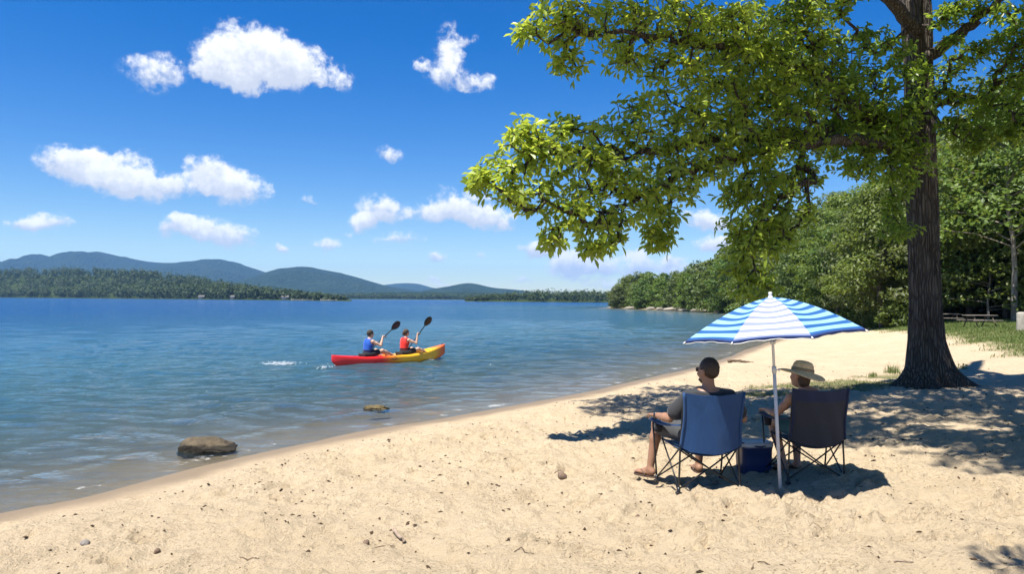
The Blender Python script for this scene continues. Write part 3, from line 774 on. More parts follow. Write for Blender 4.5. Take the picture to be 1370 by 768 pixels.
far_v = [crown_tree('woodland_tree', 9, 7.4, 34, 76, .60, 260 + i, .04, tr_r=.15, flat=.6, fm=(M_fo, M_fo3, M_fo, M_fo3)[i]) for i in range(4)]
used_v = set()
def plant(vs, k, x, y, hs, ws, rz, label, group, cat='tree'):
    v = vs[k % len(vs)]
    o = v if v.name not in used_v else copy_tree(v)
    used_v.add(v.name)
    o.location = (float(x), float(y), gz(x, y) - .05); o.scale = (ws, ws, hs); o.rotation_euler = (0, 0, rz)
    tag(o, label, cat, group); return o
fr2 = np.random.default_rng(31)
edge = [(820, 187), (833, 178), (848, 171), (866, 163), (882, 156), (900, 149), (918, 142), (937, 136), (957, 129), (978, 119), (1000, 108), (1024, 97), (1048, 87), (1072, 76), (1098, 66), (1122, 58), (1150, 52.5), (1184, 47), (1222, 45), (1262, 46), (1302, 45), (1345, 43.5), (1392, 42), (1440, 41), (1500, 40.5), (1565, 40), (1640, 40)]
tops = np.array([(800, 400), (815, 383), (835, 376), (860, 371), (900, 366), (930, 360), (960, 350), (985, 338), (1010, 327), (1050, 308), (1080, 295), (1110, 281), (1150, 262), (1200, 236), (1260, 203), (1320, 182), (1370, 162), (1500, 120)], float)
GRP = 'trees of the wood along the right shore'
k = 0
for row, (off, lift) in enumerate(((0, .80), (1, .93), (2, 1.0))):
    for i, (px, d) in enumerate(edge):
        if row == 2 and i % 2 and d > 60: continue
        pj = px + fr2.uniform(-6, 6) + row * 9; dj = d * (1 + .055 * row) + row * 3.2 + fr2.uniform(-1, 1)
        p = P(pj, 400, dj); g = gz(p[0], p[1])
        ty = np.interp(pj, tops[:, 0], tops[:, 1]) + fr2.normal(0, 4) * (60 / d)
        top = P(pj, ty, d * (1 + .055)) [2] * lift * (dj / (d * 1.055)) ** (.6 if row else 0)
        H = max(3.2, top - g) * 1.17 * fr2.uniform(.90, 1.06)
        vs, h0, w0 = (near_v, 11, 7.5) if d < 70 else ((mid_v, 10, 7.5) if d < 125 else (far_v, 9, 7.0))
        ws = min(1.25, max(.62, H / h0 * fr2.uniform(.85, 1.1)))
        rowt = ('front row of the wood', 'middle row of the wood', 'back row of the wood')[row]
        where = 'distant headland' if d > 125 else ('shore beyond the striped umbrella' if d > 70 else 'beach edge behind the big trunk')
        plant(vs, k, p[0], p[1], H / h0, ws, fr2.uniform(0, 6.28), f'leafy tree in the {rowt}, {where}', GRP + (', headland part' if d > 125 else ', shore part' if d > 70 else ', beach part') + f', row {row + 1}')
        k += 1
# undergrowth along the foot of the wood
bush_v = [crown_tree('shrub', 2.2, 3.2, 26, 95, .24, 300 + i, .02, tr_r=.04, flat=.7) for i in range(3)]
kk = 0
for i, (px, d) in enumerate(edge):
    for q in range(2 if d > 60 else 3):
        pj = px + fr2.uniform(-16, 16) + q * 5; dj = d * .985 + fr2.uniform(-.6, 1.6) + q * 1.1
        p = P(pj, 400, dj)
        if sdist(np.array([p[0]]), np.array([p[1]]))[0] < .8: p = P(pj + 6, 400, dj + 3)
        sc = fr2.uniform(.45, 1.0)
        if 1230 < pj < 1400: dj += 3; p = P(pj, 400, dj)
        plant(bush_v, kk, p[0], p[1], sc, sc * fr2.uniform(.9, 1.2), fr2.uniform(0, 6.28), 'low green shrub at the foot of the wood' + (' on the distant headland' if d > 125 else ' along the shore' if d > 70 else ' behind the beach'),
              'shrubs at the foot of the wood' + (', headland part' if d > 125 else ', shore part' if d > 70 else ', beach part'), 'shrub')
        kk += 1
# single trees that stand out in front
def single(name, px, py, top, w, seed, label, base, fm, tm, ncl=44, per=150, size=.26, tr_r=.12, flat=.5, shape=1.0):
    p = G(px, py); H = P(px, top, p[1])[2] - p[2]
    o = crown_tree(name, H, w, ncl, per, size, seed, base, fm, tm, tr_r, flat, shape)
    o.location = (p[0], p[1], p[2] - .05); return tag(o, label, 'tree')
single('young_tree', 1187, 430.5, 305, 6.0, 401, 'young tree with bare pale stem where sand meets the wood, left of the big trunk', .22, M_fo, M_trk2, 46, 170, .25, .15)
single('young_tree', 1112, 428.5, 352, 5.2, 402, 'light yellow green tree directly behind the striped umbrella', .10, M_fo2, M_trk, 40, 150, .30, .12)
single('young_tree', 1322, 430, 348, 6.4, 403, 'slender pale green sapling with spreading tiers behind the picnic table', .22, M_fo2, M_trk2, 20, 95, .24, .07, .28)
single('tall_tree', 1357, 430.5, 100, 8.0, 404, 'tall tree with long bare grey trunk behind the wooden post', .34, M_fo, M_trk2, 60, 190, .28, .14)

# ------------------------------------------------------------------ far woods across the lake, read as one mass
M_far = leafmat('far_foliage', (.014, .030, .009), (.042, .066, .015), (.08, .12, .02), .2, .7, .0)
def far_wood(name, pts, size, ncard, seed):
    """pts: x, y, ground z, height of each tree"""
    r = np.random.default_rng(seed); Cs = []; Ns = []
    for (x, y, z, h) in pts:
        w = h * r.uniform(.30, .46); n = ncard
        d = r.normal(0, 1, (n, 3)); d /= np.linalg.norm(d, axis=1)[:, None]
        q = r.uniform(.55, 1.05, n)
        wob = 1 + .35 * np.sin(d[:, 0] * 4 + x) * np.cos(d[:, 2] * 5 + y)
        Cs.append(np.array([x, y, z + h * .52]) + d * (q * wob)[:, None] * np.array([w, w, h * .48])); Ns.append(d + np.array([0, 0, .5]))
    V, Q = diamonds(np.concatenate(Cs), np.concatenate(Ns), size, seed + 3, .85)
    return tag(mobj(name, V, [Q], M_far, smooth=False), kind='stuff')
# left headland
tip = W(466, 402.9, 0)[:2]; fL = np.array([P(-40, 398, 900)[0], 900.0])
tipd = np.array([P(462, 400, 470)[0], 470.0])
lsky = np.array([(-40, 357), (0, 357), (80, 356), (150, 357), (205, 359), (255, 366), (310, 376), (360, 385), (410, 391), (445, 396), (464, 400)], float)
hw = np.random.default_rng(51); pts = []; rowsG = []
def left_pt(px, back):
    f = (px + 40) / 502.0; D = 900 + (470 - 900) * min(1, f); D = D + back
    return P(px, 400, D)
def left_z(px, back):
    top = np.interp(px, lsky[:, 0], lsky[:, 1]); f = (px + 40) / 502.0; D0 = 900 - 430 * min(1, f)
    Hc = max(0, P(px, top, D0 + 230)[2] - 13)
    return .6 + max(0, Hc) * float(sstep(15, 230, np.array(back)))
cols = np.linspace(-260, 470, 120); backs = np.linspace(0, 300, 24); Gd = np.zeros((len(cols), len(backs) + 1, 3))
for i, px in enumerate(cols):
    for j, b in enumerate(backs):
        q = left_pt(px, b); Gd[i, j + 1] = (q[0], q[1], left_z(px, b) + (0 if b > 0 else -.3))
    Gd[i, 0] = Gd[i, 1] - np.array([0, 3, 3])
m, t = newmat('wooded_ground'); t.out(t.n('ShaderNodeBsdfDiffuse', i={'Color': t.mix(t.noise(t.n('ShaderNodeTexCoord').outputs['Object'], .08, 5).outputs['Fac'], (.018, .03, .010), (.045, .06, .02))}).outputs[0])
M_wg = m
tag(MB().grid(Gd).build('terrain', M_wg), kind='structure')
for k in range(1500):
    px = hw.uniform(-120, 463); b = 4 + 290 * hw.uniform(0, 1)**1.5; q = left_pt(px, b)
    lim = 13 if px < 330 else 13 - 10.5 * (px - 330) / 135
    h = max(2.2, lim * hw.uniform(.62, 1.1)); pts.append((q[0], q[1], left_z(px, b) - .5, h))
far_wood('far_wood', pts, 1.7, 56, 61)
# middle shore behind the headland
def mid_pt(px, back): return P(px, 400, 520 + back - .12 * (px - 620))
cols = np.linspace(560, 1400, 80); backs = np.linspace(0, 200, 12); Gd = np.zeros((len(cols), len(backs) + 1, 3))
for i, px in enumerate(cols):
    for j, b in enumerate(backs):
        q = mid_pt(px, b); Gd[i, j + 1] = (q[0], q[1], (.6 if b > 0 else -.3) + 2.5 * float(sstep(10, 150, np.array(b))) * min(1, max(0, (px - 615) / 120)))
    Gd[i, 0] = Gd[i, 1] - np.array([0, 3, 3])
Gd[cols < 620, :, 2] = -4
tag(MB().grid(Gd).build('terrain', M_wg), kind='structure')
pts = []
for k in range(620):
    px = hw.uniform(622, 1120); b = 3 + 130 * hw.uniform(0, 1); q = mid_pt(px, b)
    h = min(7.6, 3.0 + (px - 618) * .06) * hw.uniform(.7, 1.15); pts.append((q[0], q[1], .4 + 2.3 * float(sstep(10, 150, np.array(b))) * min(1, max(0, (px - 615) / 120)), h))
far_wood('far_wood', pts, 1.3, 46, 71)
pts = []
for k in range(700):
    px = hw.uniform(420, 700); D = 1250 + 200 * hw.uniform(0, 1); q = P(px, 400, D); pts.append((q[0], q[1], 0.2, hw.uniform(6, 11)))
cols = np.linspace(380, 760, 50); Gd = np.zeros((len(cols), 4, 3))
for i, px in enumerate(cols):
    for j, (b, z) in enumerate(((0, -3), (6, .6), (120, 1.5), (260, 1.0))): q = P(px, 400, 1240 + b); Gd[i, j] = (q[0], q[1], z)
tag(MB().grid(Gd).build('terrain', M_wg), kind='structure')
far_wood('far_wood', pts, 2.2, 34, 81)
# ------------------------------------------------------------------ smooth bodies: a small signed distance modeller
class Sdf:
    def __init__(s, lo, hi, h):
        s.lo = np.array(lo, float); s.h = h; s.n = np.ceil((np.array(hi) - s.lo) / h).astype(int) + 1
        s.d = np.full(s.n, .2, np.float32)
        s.ax = [s.lo[i] + np.arange(s.n[i]) * h for i in range(3)]
    def _blk(s, a, b, m):
        i0 = np.clip(np.floor((a - m - s.lo) / s.h).astype(int), 0, s.n - 1); i1 = np.clip(np.ceil((b + m - s.lo) / s.h).astype(int) + 1, 1, s.n)
        sl = tuple(slice(i, max(j, i + 1)) for i, j in zip(i0, i1))
        g = np.meshgrid(*[s.ax[k][sl[k]] for k in range(3)], indexing='ij')
        return sl, np.stack(g, -1)
    def _put(s, sl, q, k, sub=False):
        a = s.d[sl]
        if sub:
            s.d[sl] = np.maximum(a, -q); return
        if k > 0:
            hh = np.maximum(k - np.abs(a - q), 0) / k; s.d[sl] = np.minimum(a, q) - hh * hh * k * .25
        else: s.d[sl] = np.minimum(a, q)
    def cone(s, a, b, ra, rb, k=.02, sub=False):
        a = np.array(a, float); b = np.array(b, float); r = max(ra, rb)
        sl, p = s._blk(np.minimum(a, b), np.maximum(a, b), r + k + .03)
        ab = b - a; t = np.clip(((p - a) @ ab) / (ab @ ab + 1e-12), 0, 1)
        q = np.linalg.norm(p - (a + t[..., None] * ab), axis=-1) - (ra + (rb - ra) * t)
        s._put(sl, q, k, sub); return s
    def ell(s, c, r, rot=None, k=.02, sub=False):
        c = np.array(c, float); r = np.array(r, float); m = r.max()
        sl, p = s._blk(c, c, m + k + .03); p = p - c
        if rot is not None: p = p @ rot
        l = np.linalg.norm(p / r, axis=-1); l2 = np.linalg.norm(p / (r * r), axis=-1)
        s._put(sl, l * (l - 1) / (l2 + 1e-9), k, sub); return s
    def cut(s, p0, n):
        n = np.array(n, float); n /= np.linalg.norm(n); p0 = np.array(p0, float)
        g = (s.ax[0][:, None, None] - p0[0]) * n[0] + (s.ax[1][None, :, None] - p0[1]) * n[1] + (s.ax[2][None, None, :] - p0[2]) * n[2]
        s.d = np.maximum(s.d, g.astype(np.float32)); return s
    def mesh(s, relax=1):
        d = s.d; neg = d < 0; c = np.zeros(np.array(d.shape) - 1, np.int8)
        o = [(i, j, k) for i in (0, 1) for j in (0, 1) for k in (0, 1)]
        def sh(a, i, j, k): return a[i:a.shape[0] - 1 + i, j:a.shape[1] - 1 + j, k:a.shape[2] - 1 + k]
        for q in o: c += sh(neg, *q)
        act = (c > 0) & (c < 8); ci = np.argwhere(act); idx = np.full(act.shape, -1); idx[act] = np.arange(len(ci))
        acc = np.zeros((len(ci), 3)); cn = np.zeros(len(ci)); i, j, k = ci.T
        for a in o:
            for ax in range(3):
                if a[ax]: continue
                b = list(a); b[ax] = 1
                da = d[i + a[0], j + a[1], k + a[2]]; db = d[i + b[0], j + b[1], k + b[2]]
                m = (da < 0) != (db < 0); t = np.where(m, da / (da - db + 1e-12), 0)
                pt = np.array(a, float)[None] + 0 * acc; pt[:, ax] = t
                acc += pt * m[:, None]; cn += m
        V = s.lo + (ci + acc / cn[:, None]) * s.h
        Q = []
        for ax in range(3):
            u, v = (ax + 1) % 3, (ax + 2) % 3
            A = np.take(neg, np.arange(d.shape[ax] - 1), ax); B = np.take(neg, np.arange(1, d.shape[ax]), ax)
            e = np.argwhere(A != B); e = e[(e[:, u] > 0) & (e[:, v] > 0) & (e[:, u] < d.shape[u] - 1) & (e[:, v] < d.shape[v] - 1)]
            if not len(e): continue
            def g(du, dv):
                f = e.copy(); f[:, u] -= du; f[:, v] -= dv; return idx[f[:, 0], f[:, 1], f[:, 2]]
            q = np.stack([g(1, 1), g(0, 1), g(0, 0), g(1, 0)], -1); ins = A[e[:, 0], e[:, 1], e[:, 2]]
            q[~ins] = q[~ins][:, ::-1]; Q.append(q)
        Q = np.concatenate(Q); Q = Q[(Q >= 0).all(1)]
        for _ in range(relax):
            sm = np.zeros_like(V); ct = np.zeros(len(V))
            for a in range(4):
                np.add.at(sm, Q[:, a], V[Q[:, (a + 1) % 4]]); np.add.at(sm, Q[:, a], V[Q[:, (a + 3) % 4]]); np.add.at(ct, Q[:, a], 2)
            V = V * .5 + .5 * sm / np.maximum(ct, 1)[:, None]
        return V, Q
    def build(s, name, mat, parent, relax=1, fuzz=0):
        V, Q = s.mesh(relax)
        if fuzz:
            c = V.mean(0); u = V - c; u /= np.linalg.norm(u, axis=1)[:, None] + 1e-9
            a = np.arctan2(u[:, 0], u[:, 1])
            V = V + u * (fuzz * (fbm(a * 9, u[:, 2] * 3.5, 3, 3) + .7 * fbm(a * 26, u[:, 2] * 8, 7, 2)))[:, None]
        return mobj(name, V, [Q], mat, parent)

def rotm(yaw=0, pitch=0, roll=0):
    """yaw left positive, pitch down positive, for +y forward heads"""
    return np.array((Matrix.Rotation(yaw, 3, 'Z') @ Matrix.Rotation(-pitch, 3, 'X') @ Matrix.Rotation(roll, 3, 'Y')))
def unit(v): v = np.array(v, float); return v / (np.linalg.norm(v) + 1e-9)
def hand(S, wrist, f, n, side, sc=1.0, curl=.5, spread=.06):
    """palm with four fingers and a thumb: f along the hand, n out of the back of the hand, side towards the thumb"""
    f = unit(f); n = unit(np.array(n) - f * (f @ np.array(n))); s = unit(np.cross(n, f)); s = s if s @ np.array(side) > 0 else -s
    w = np.array(wrist, float)
    for o, r in ((-.028, .013), (-.009, .014), (.011, .014), (.028, .014)):
        S.cone(w + s * o * .6 * sc, w + (f * .085 + s * o) * sc, r * sc, (r - .002) * sc, .012)
    for o, L, r in ((-.032, .060, .0080), (-.011, .076, .0088), (.011, .082, .0092), (.032, .073, .0090)):
        p = w + (f * .088 + s * o) * sc; a = curl * .6; d0 = unit(f + s * o * spread * 20)
        for q, l in enumerate((.45, .32, .25)):
            d = d0 * math.cos(a) - n * math.sin(a); e = p + d * L * l * sc
            S.cone(p, e, r * sc * (1 - .1 * q), r * sc * (.93 - .1 * q), .004); p = e; a += curl * .9
    p = w + (f * .022 + s * .026) * sc; d = unit(f * .65 + s * .75 - n * .25)
    for l, r in ((.045, .0125), (.032, .0105), (.026, .0095)):
        e = p + d * l * sc; S.cone(p, e, r * sc, r * sc * .9, .008); p = e; d = unit(d * .8 + f * .5 - n * .22 * (1 + curl))
def head(S, c, Rm, sc=1.0, female=False):
    def q(x, y, z): return np.array(c) + Rm @ (np.array([x, y, z]) * sc)
    E = lambda p, r, k=.02, sub=False: S.ell(q(*p), np.array(r) * sc, Rm, k, sub)
    E((0, -.018, .030), (.073, .092, .082)); E((0, .030, .000), (.064, .062, .085))
    E((0, .036, -.062), (.046 if not female else .041, .046, .042), .03)
    S.cone(q(0, .085, .022), q(0, .108, -.020), .010 * sc, .014 * sc, .012); 
    for s in (-1, 1):
        E((s * .010, .096, -.024), (.009, .010, .008), .008)
        E((s * .031, .090, .026), (.019, .012, .011), .0, True); E((s * .031, .080, .024), (.014, .013, .011), .004)
        E((s * .032, .083, .043), (.024, .010, .007), .012)
        E((s * .075, -.006, .002), (.010, .019, .031), .008); E((s * .084, .004, .004), (.006, .010, .018), 0, True)
        E((s * .040, .068, -.015), (.022, .022, .022), .02)
    E((0, .086, -.047), (.023, .011, .006), .006); E((0, .085, -.056), (.020, .011, .007), .006); E((0, .072, -.082), (.018, .014, .014), .015)
    return q
def skinmat(name, c):
    m, t = newmat(name); tc = t.n('ShaderNodeTexCoord').outputs['Object']
    cc = t.mix(t.noise(tc, 14, 5, .6).outputs['Fac'], tuple(x * .86 for x in c), tuple(min(1, x * 1.12) for x in c))
    p = t.n('ShaderNodeBsdfPrincipled', i={'Base Color': cc, 'Roughness': .5, 'Specular IOR Level': .4, 'Subsurface Weight': .12, 'Subsurface Radius': (.012, .004, .002)})
    b = t.n('ShaderNodeBump', i={'Strength': .25, 'Distance': .002, 'Height': t.noise(tc, 160, 3).outputs['Fac']}); t.l(b.outputs[0], p.inputs['Normal'])
    t.out(p.outputs[0]); return m
M_skin = skinmat('tanned_skin', (.265, .142, .086)); M_skin2 = skinmat('skin', (.36, .20, .13)); M_skin3 = skinmat('fair_skin', (.46, .28, .20))
M_eye = simple('eye_dark', (.02, .015, .012), .2); M_lip = simple('lip', (.36, .14, .11), .45)
def hairmat(name, c):
    m, t = newmat(name); tc = t.n('ShaderNodeTexCoord').outputs['Object']
    v = t.mapping(tc, (180, 60, 30)); a = t.noise(v, 1, 4, .6).outputs['Fac']
    p = t.n('ShaderNodeBsdfPrincipled', i={'Base Color': t.mix(a, tuple(x * .5 for x in c), tuple(x * 1.6 for x in c)), 'Roughness': .55, 'Specular IOR Level': .4})
    b = t.n('ShaderNodeBump', i={'Strength': .8, 'Distance': .006, 'Height': a}); t.l(b.outputs[0], p.inputs['Normal']); t.out(p.outputs[0]); return m
M_hair = hairmat('dark_brown_hair', (.030, .018, .011)); M_hair2 = hairmat('brown_hair', (.055, .030, .017))
def fabric(name, c, rough=.85, weave=420, var=.1, wr=.012):
    m, t = newmat(name); tc = t.n('ShaderNodeTexCoord').outputs['Object']
    nz = t.noise(tc, 7, 5, .6).outputs['Fac']; w = t.noise(tc, weave, 2).outputs['Fac']
    cc = t.mix(t.math('ADD', t.math('MULTIPLY', nz, .6), t.math('MULTIPLY', w, .4)), tuple(x * (1 - var * 2) for x in c), tuple(x * (1 + var * 2) for x in c))
    p = t.n('ShaderNodeBsdfPrincipled', i={'Base Color': cc, 'Roughness': rough, 'Specular IOR Level': .25, 'Sheen Weight': .12})
    h = t.math('ADD', t.math('MULTIPLY', t.noise(t.mapping(tc, (1, 1, .45)), 8, 4, .5, .25).outputs['Fac'], 1.0), t.math('MULTIPLY', w, .05))
    b = t.n('ShaderNodeBump', i={'Strength': .7, 'Distance': wr, 'Height': h}); t.l(b.outputs[0], p.inputs['Normal']); t.out(p.outputs[0]); return m
M_shirt = fabric('charcoal_cotton', (.026, .027, .030)); M_shorts = fabric('grey_cotton', (.050, .052, .057)); M_teal = fabric('teal_cotton', (.030, .115, .14))
M_straw = simple('straw', (.66, .49, .28), .8, .2, .16, 60, .9, 240)
M_band = simple('hat_band', (.24, .18, .11), .8); M_rubber = simple('brown_rubber', (.075, .045, .030), .7)
M_black = simple('black_plastic', (.012, .012, .013), .35, .5); M_gun = simple('dark_metal', (.018, .019, .021), .38, .6, .1, 30, 0, 80, .4)

def paint_face(o, q, sc):
    """dark irises and lips as material slots of the one body mesh"""
    me = o.data; me.materials.append(M_eye); me.materials.append(M_lip)
    cs = np.empty(len(me.polygons) * 3); me.polygons.foreach_get('center', cs); cs = cs.reshape(-1, 3); mi = np.zeros(len(cs), np.int32)
    for s in (-1, 1): mi[np.linalg.norm(cs - q(s * .031, .094, .024), axis=1) < .0085 * sc] = 1
    dl = (cs - q(0, .096, -.051)); mi[(np.linalg.norm(dl * np.array([.8, .8, 1.6]), axis=1) < .017 * sc)] = 2
    me.polygons.foreach_set('material_index', mi)
def lerp(a, b, t): return np.array(a, float) * (1 - t) + np.array(b, float) * t
def body(root, J, Rh, mat, h=.0065, sc=1.0, female=False, hands=None, feet=None, lo=(-.6, -.5, -.02), hi=(.6, 1.0, 1.4)):
    """J: joints; one continuous skin"""
    S = Sdf(lo, hi, h); k = sc
    hip, waist, chest, neck, hd = (np.array(J[n], float) for n in ('hip', 'waist', 'chest', 'neck', 'head'))
    wd = .92 if female else 1.0
    up = unit(chest - hip); rt = np.array([1, 0, 0.]); fw = np.cross(up, rt); Rt = np.stack([rt, fw, up], 1)
    S.ell(hip, np.array([.158 if not female else .165, .118, .115]) * k, Rt, .03)
    S.ell(waist, np.array([.135 * wd, .100, .14]) * k, Rt, .05); S.ell(chest, np.array([.165 * wd, .115, .17]) * k, Rt, .05)
    S.ell(lerp(chest, neck, .62), np.array([.15 * wd, .075, .075]) * k, Rt, .04)
    S.cone(lerp(neck, hd, -.25), lerp(neck, hd, .72), .058 * k * wd, .050 * k * wd, .035)
    q = head(S, hd, Rh, sc, female)
    for s, L in ((-1, 'l'), (1, 'r')):
        sh, el, wr = J['sh' + L], J['el' + L], J['wr' + L]; a = .88 if female else 1.0
        S.ell(sh, np.array([.058, .056, .058]) * k * a, None, .05)
        S.cone(sh, lerp(sh, el, .45), .050 * k * a, .047 * k * a, .03); S.cone(lerp(sh, el, .45), el, .047 * k * a, .037 * k * a, .02)
        S.cone(el, lerp(el, wr, .3), .038 * k * a, .041 * k * a, .02); S.cone(lerp(el, wr, .3), wr, .041 * k * a, .026 * k * a, .02)
        hf, hn, hs, cu = hands[L]; hand(S, wr, hf, hn, hs, sc * a, cu)
        hj, kn, an = J['hp' + L], J['kn' + L], J['an' + L]
        S.cone(hj, lerp(hj, kn, .5), .086 * k, .074 * k, .05); S.cone(lerp(hj, kn, .5), kn, .074 * k, .054 * k, .03)
        S.ell(kn, np.array([.056, .056, .056]) * k, None, .02)
        cf = lerp(kn, an, .32); bk = unit(np.cross(np.cross(kn - hj, an - kn), an - kn)) * 0
        S.cone(kn, cf, .051 * k, .054 * k, .025); S.cone(cf, an, .054 * k, .034 * k, .025)
        ft = unit(feet[L]); sd = unit(np.cross(ft, (0, 0, 1.0))); an = np.array(an)
        S.ell(an - np.array([0, 0, .035]) * k - ft * .025 * k, np.array([.036, .036, .036]) * k, None, .02)
        bl = an + ft * .125 * k; bl[2] = an[2] - .052 * k
        S.cone(an - np.array([0, 0, .02]) * k, bl, .036 * k, .022 * k, .025)
        for o in (-.025, 0, .025): S.cone(an - np.array([0, 0, .052]) * k + sd * o * .5, bl + sd * o * k, .019 * k, .017 * k, .015)
        for i, (o, l) in enumerate(((-.032, .030), (-.016, .036), (0, .042), (.015, .045), (.031, .050))):
            o = o * (1 if s < 0 else -1) * 1.0
            S.cone(bl + sd * o * k + ft * .01 * k, bl + sd * o * k + ft * (l + .012) * k - np.array([0, 0, .004]), .0095 * k * (1.35 if i == 4 else 1), .0085 * k * (1.3 if i == 4 else 1), .004)
    o = S.build('body', mat, root); paint_face(o, q, sc)
    return S, q, Rt, o
def torso_cloth(name, mat, root, J, Rt, add, sc=1.0, sleeve=None, bottom=None, legs=None, female=False, h=.008, neck_cut=.55, lo=(-.6, -.5, -.02), hi=(.6, 1.0, 1.4), top=True, arms_out=None, straps=False):
    S = Sdf(lo, hi, h); wd = .92 if female else 1.0; k = sc
    hip, waist, chest, neck, hd = (np.array(J[n], float) for n in ('hip', 'waist', 'chest', 'neck', 'head'))
    if top:
        S.ell(waist, np.array([.135 * wd, .100, .14]) * k + add, Rt, .05); S.ell(chest, np.array([.165 * wd, .115, .17]) * k + add, Rt, .05)
        S.ell(lerp(chest, neck, .62), np.array([.15 * wd, .075, .075]) * k + add, Rt, .04)
        if sleeve is not None:
            for L in 'lr':
                sh, el = J['sh' + L], J['el' + L]; S.ell(sh, np.array([.058, .056, .058]) * k + add, None, .05)
                S.cone(sh, lerp(sh, el, sleeve), .050 * k + add, .053 * k + add * 1.4, .03)
    if bottom is not None or not top: S.ell(hip, np.array([.160, .118, .115]) * k + add, Rt, .04)
    if legs is not None:
        for L in 'lr':
            hj, kn = J['hp' + L], J['kn' + L]; S.cone(hj, lerp(hj, kn, legs), .086 * k + add, .074 * k + add * 1.5, .04)
    if top:
        up = unit(neck - chest); S.cut(lerp(chest, neck, neck_cut), up) if neck_cut else None
        if not straps: pass
    return S
# ------------------------------------------------------------------ folding chairs
def sheet(mb, Gd, th, nrm):
    """a cloth sheet of real thickness from a grid of points"""
    Gd = np.asarray(Gd, float); A = Gd + np.asarray(nrm) * th * .5; B = Gd - np.asarray(nrm) * th * .5
    a, b = Gd.shape[:2]
    mb.grid(A); mb.grid(B[::-1])
    per = [(0, j) for j in range(b)] + [(i, b - 1) for i in range(1, a)] + [(a - 1, j) for j in range(b - 2, -1, -1)] + [(i, 0) for i in range(a - 2, 0, -1)]
    mb.grid(np.array([[A[i, j], B[i, j]] for i, j in per]), close_u=True)
def camp_chair(label, loc, rz, mat_back, mat_top, mat_seat, hook=False):
    t = thing('folding_chair', label, 'chair', loc, rz)
    fw, fd = .30, .24
    BL, BR, FL, FR = (np.array(p) for p in ((-fw, -.20, .012), (fw, -.20, .012), (-fw - .03, .29, .012), (fw + .03, .29, .012)))
    SBL, SBR, SFL, SFR = (np.array(p) for p in ((-.285, -.20, .42), (.285, -.20, .42), (-.29, .27, .43), (.29, .27, .43)))
    TL, TR = np.array((-.285, -.285, .93)), np.array((.285, -.285, .93))
    AL, AR = np.array((-.375, .285, .60)), np.array((.375, .285, .60))
    ABL, ABR = lerp(SBL, TL, .42), lerp(SBR, TR, .42)
    for a, b, c in ((BL, SBL, TL), (BR, SBR, TR)):
        MB().tube(catmull([a, lerp(a, b, .55), b, lerp(b, c, .5), c], 4), .0095, 8).build('back_post', M_gun, t)
    for a, b, c in ((FL, SFL, AL), (FR, SFR, AR)):
        MB().tube([a, lerp(a, c, .33), lerp(a, c, .66), c], .0095, 8).build('front_post', M_gun, t)
    off = np.array([0, .012, 0]); ofx = np.array([.012, 0, 0])
    for a, b, o in ((BL, SBR, off), (BR, SBL, -off), (FL, SFR, off), (FR, SFL, -off), (BL, SFL, ofx), (FL, SBL, -ofx), (BR, SFR, ofx), (FR, SBR, -ofx)):
        MB().tube([a + np.array([0, 0, .03]) + o * .3, lerp(a, b, .5) + o, b + o * .3], .0078, 7).build('cross_bar', M_gun, t)
    for p in (BL, BR, FL, FR):
        f = MB().tube([p - np.array([0, 0, .02]), p + np.array([0, 0, .05])], .016, 10); f.box(p - np.array([0, 0, .004]), (.05, .05, .022), None, .006); f.build('foot', M_black, t)
    for a, b in ((SBL, SBR), ):
        for p in (a, b): pass
    nu, nv = 25, 21; u = np.linspace(-1, 1, nu); v = np.linspace(0, 1, nv)
    def back(u_, v_, z0=0., z1=1.):
        v_ = z0 + (z1 - z0) * v_; L = lerp(SBL + np.array([0, -.004, .01]), TL, v_); X = u_ * .287
        pinch = 1 - .05 * math.sin(math.pi * v_)
        y = L[1] - .018 - .062 * (1 - u_**2) * (1 - .45 * v_) - .006 * math.sin(u_ * 9 + v_ * 7)
        z = L[2] + (.028 * u_**2 - .018) * v_**3 - .06 * (1 - u_ * u_) * (1 - v_)**2
        return (X * pinch, y, z + .006 * fbm(np.array([u_ * 2.]), np.array([v_ * 3]), 5, 2)[0])
    def bp(nm, z0, z1, mt):
        m_ = MB(); sheet(m_, [[back(a, b, z0, z1) for b in v] for a in u], .005, (0, .96, .27)); return mirror_fix(m_.build(nm, mt, t))
    bp('backrest', .0, .77, mat_back); bp('backrest_band', .772, 1.0, mat_top)
    for s in (-1, 1):
        mirror_fix(MB().tube([np.array(back(s * 1.0, q)) + np.array([s * .004, -.004, 0]) for q in np.linspace(0, 1, 12)], .013, 8).build('post_sleeve', mat_top, t))
    g = []
    for a in u:
        r = []
        for b in np.linspace(0, 1, nv):
            p = lerp(lerp(SBL, SBR, (a + 1) / 2), lerp(SFL, SFR, (a + 1) / 2), b); p[1] += .03 * (b > .99) - .02 * (1 - b)
            p[2] -= .065 * (1 - a * a) * (1 - .45 * b) + .012; r.append(p)
        g.append(r)
    m_ = MB(); sheet(m_, g, .006, (0, 0, 1)); mirror_fix(m_.build('seat', mat_seat, t))
    for s, a, b in ((-1, AL, ABL), (1, AR, ABR)):
        gg = [[lerp(b, a + np.array([0, .03, .012]), q) + np.array([w * (.018 + .022 * math.sin(q * 2.2)), 0, .008 - .03 * math.sin(q * math.pi) - .004 * abs(w)]) for w in (-1, -.5, 0, .5, 1)] for q in np.linspace(0, 1, 14)]
        m_ = MB(); sheet(m_, gg, .012, (0, 0, 1)); ar = mirror_fix(m_.build('armrest', mat_top, t))
        # mesh cup holder hanging in the front of the armrest
        c = lerp(b, a, .8); pr = [(.040, -.005), (.043, -.005), (.041, -.05), (.037, -.10), (.0, -.103)]
        mirror_fix(MB().lathe(pr, 16, c).build('cup_holder', M_mesh, ar))
    return t
M_mesh = fabric('black_mesh', (.016, .017, .020)); 
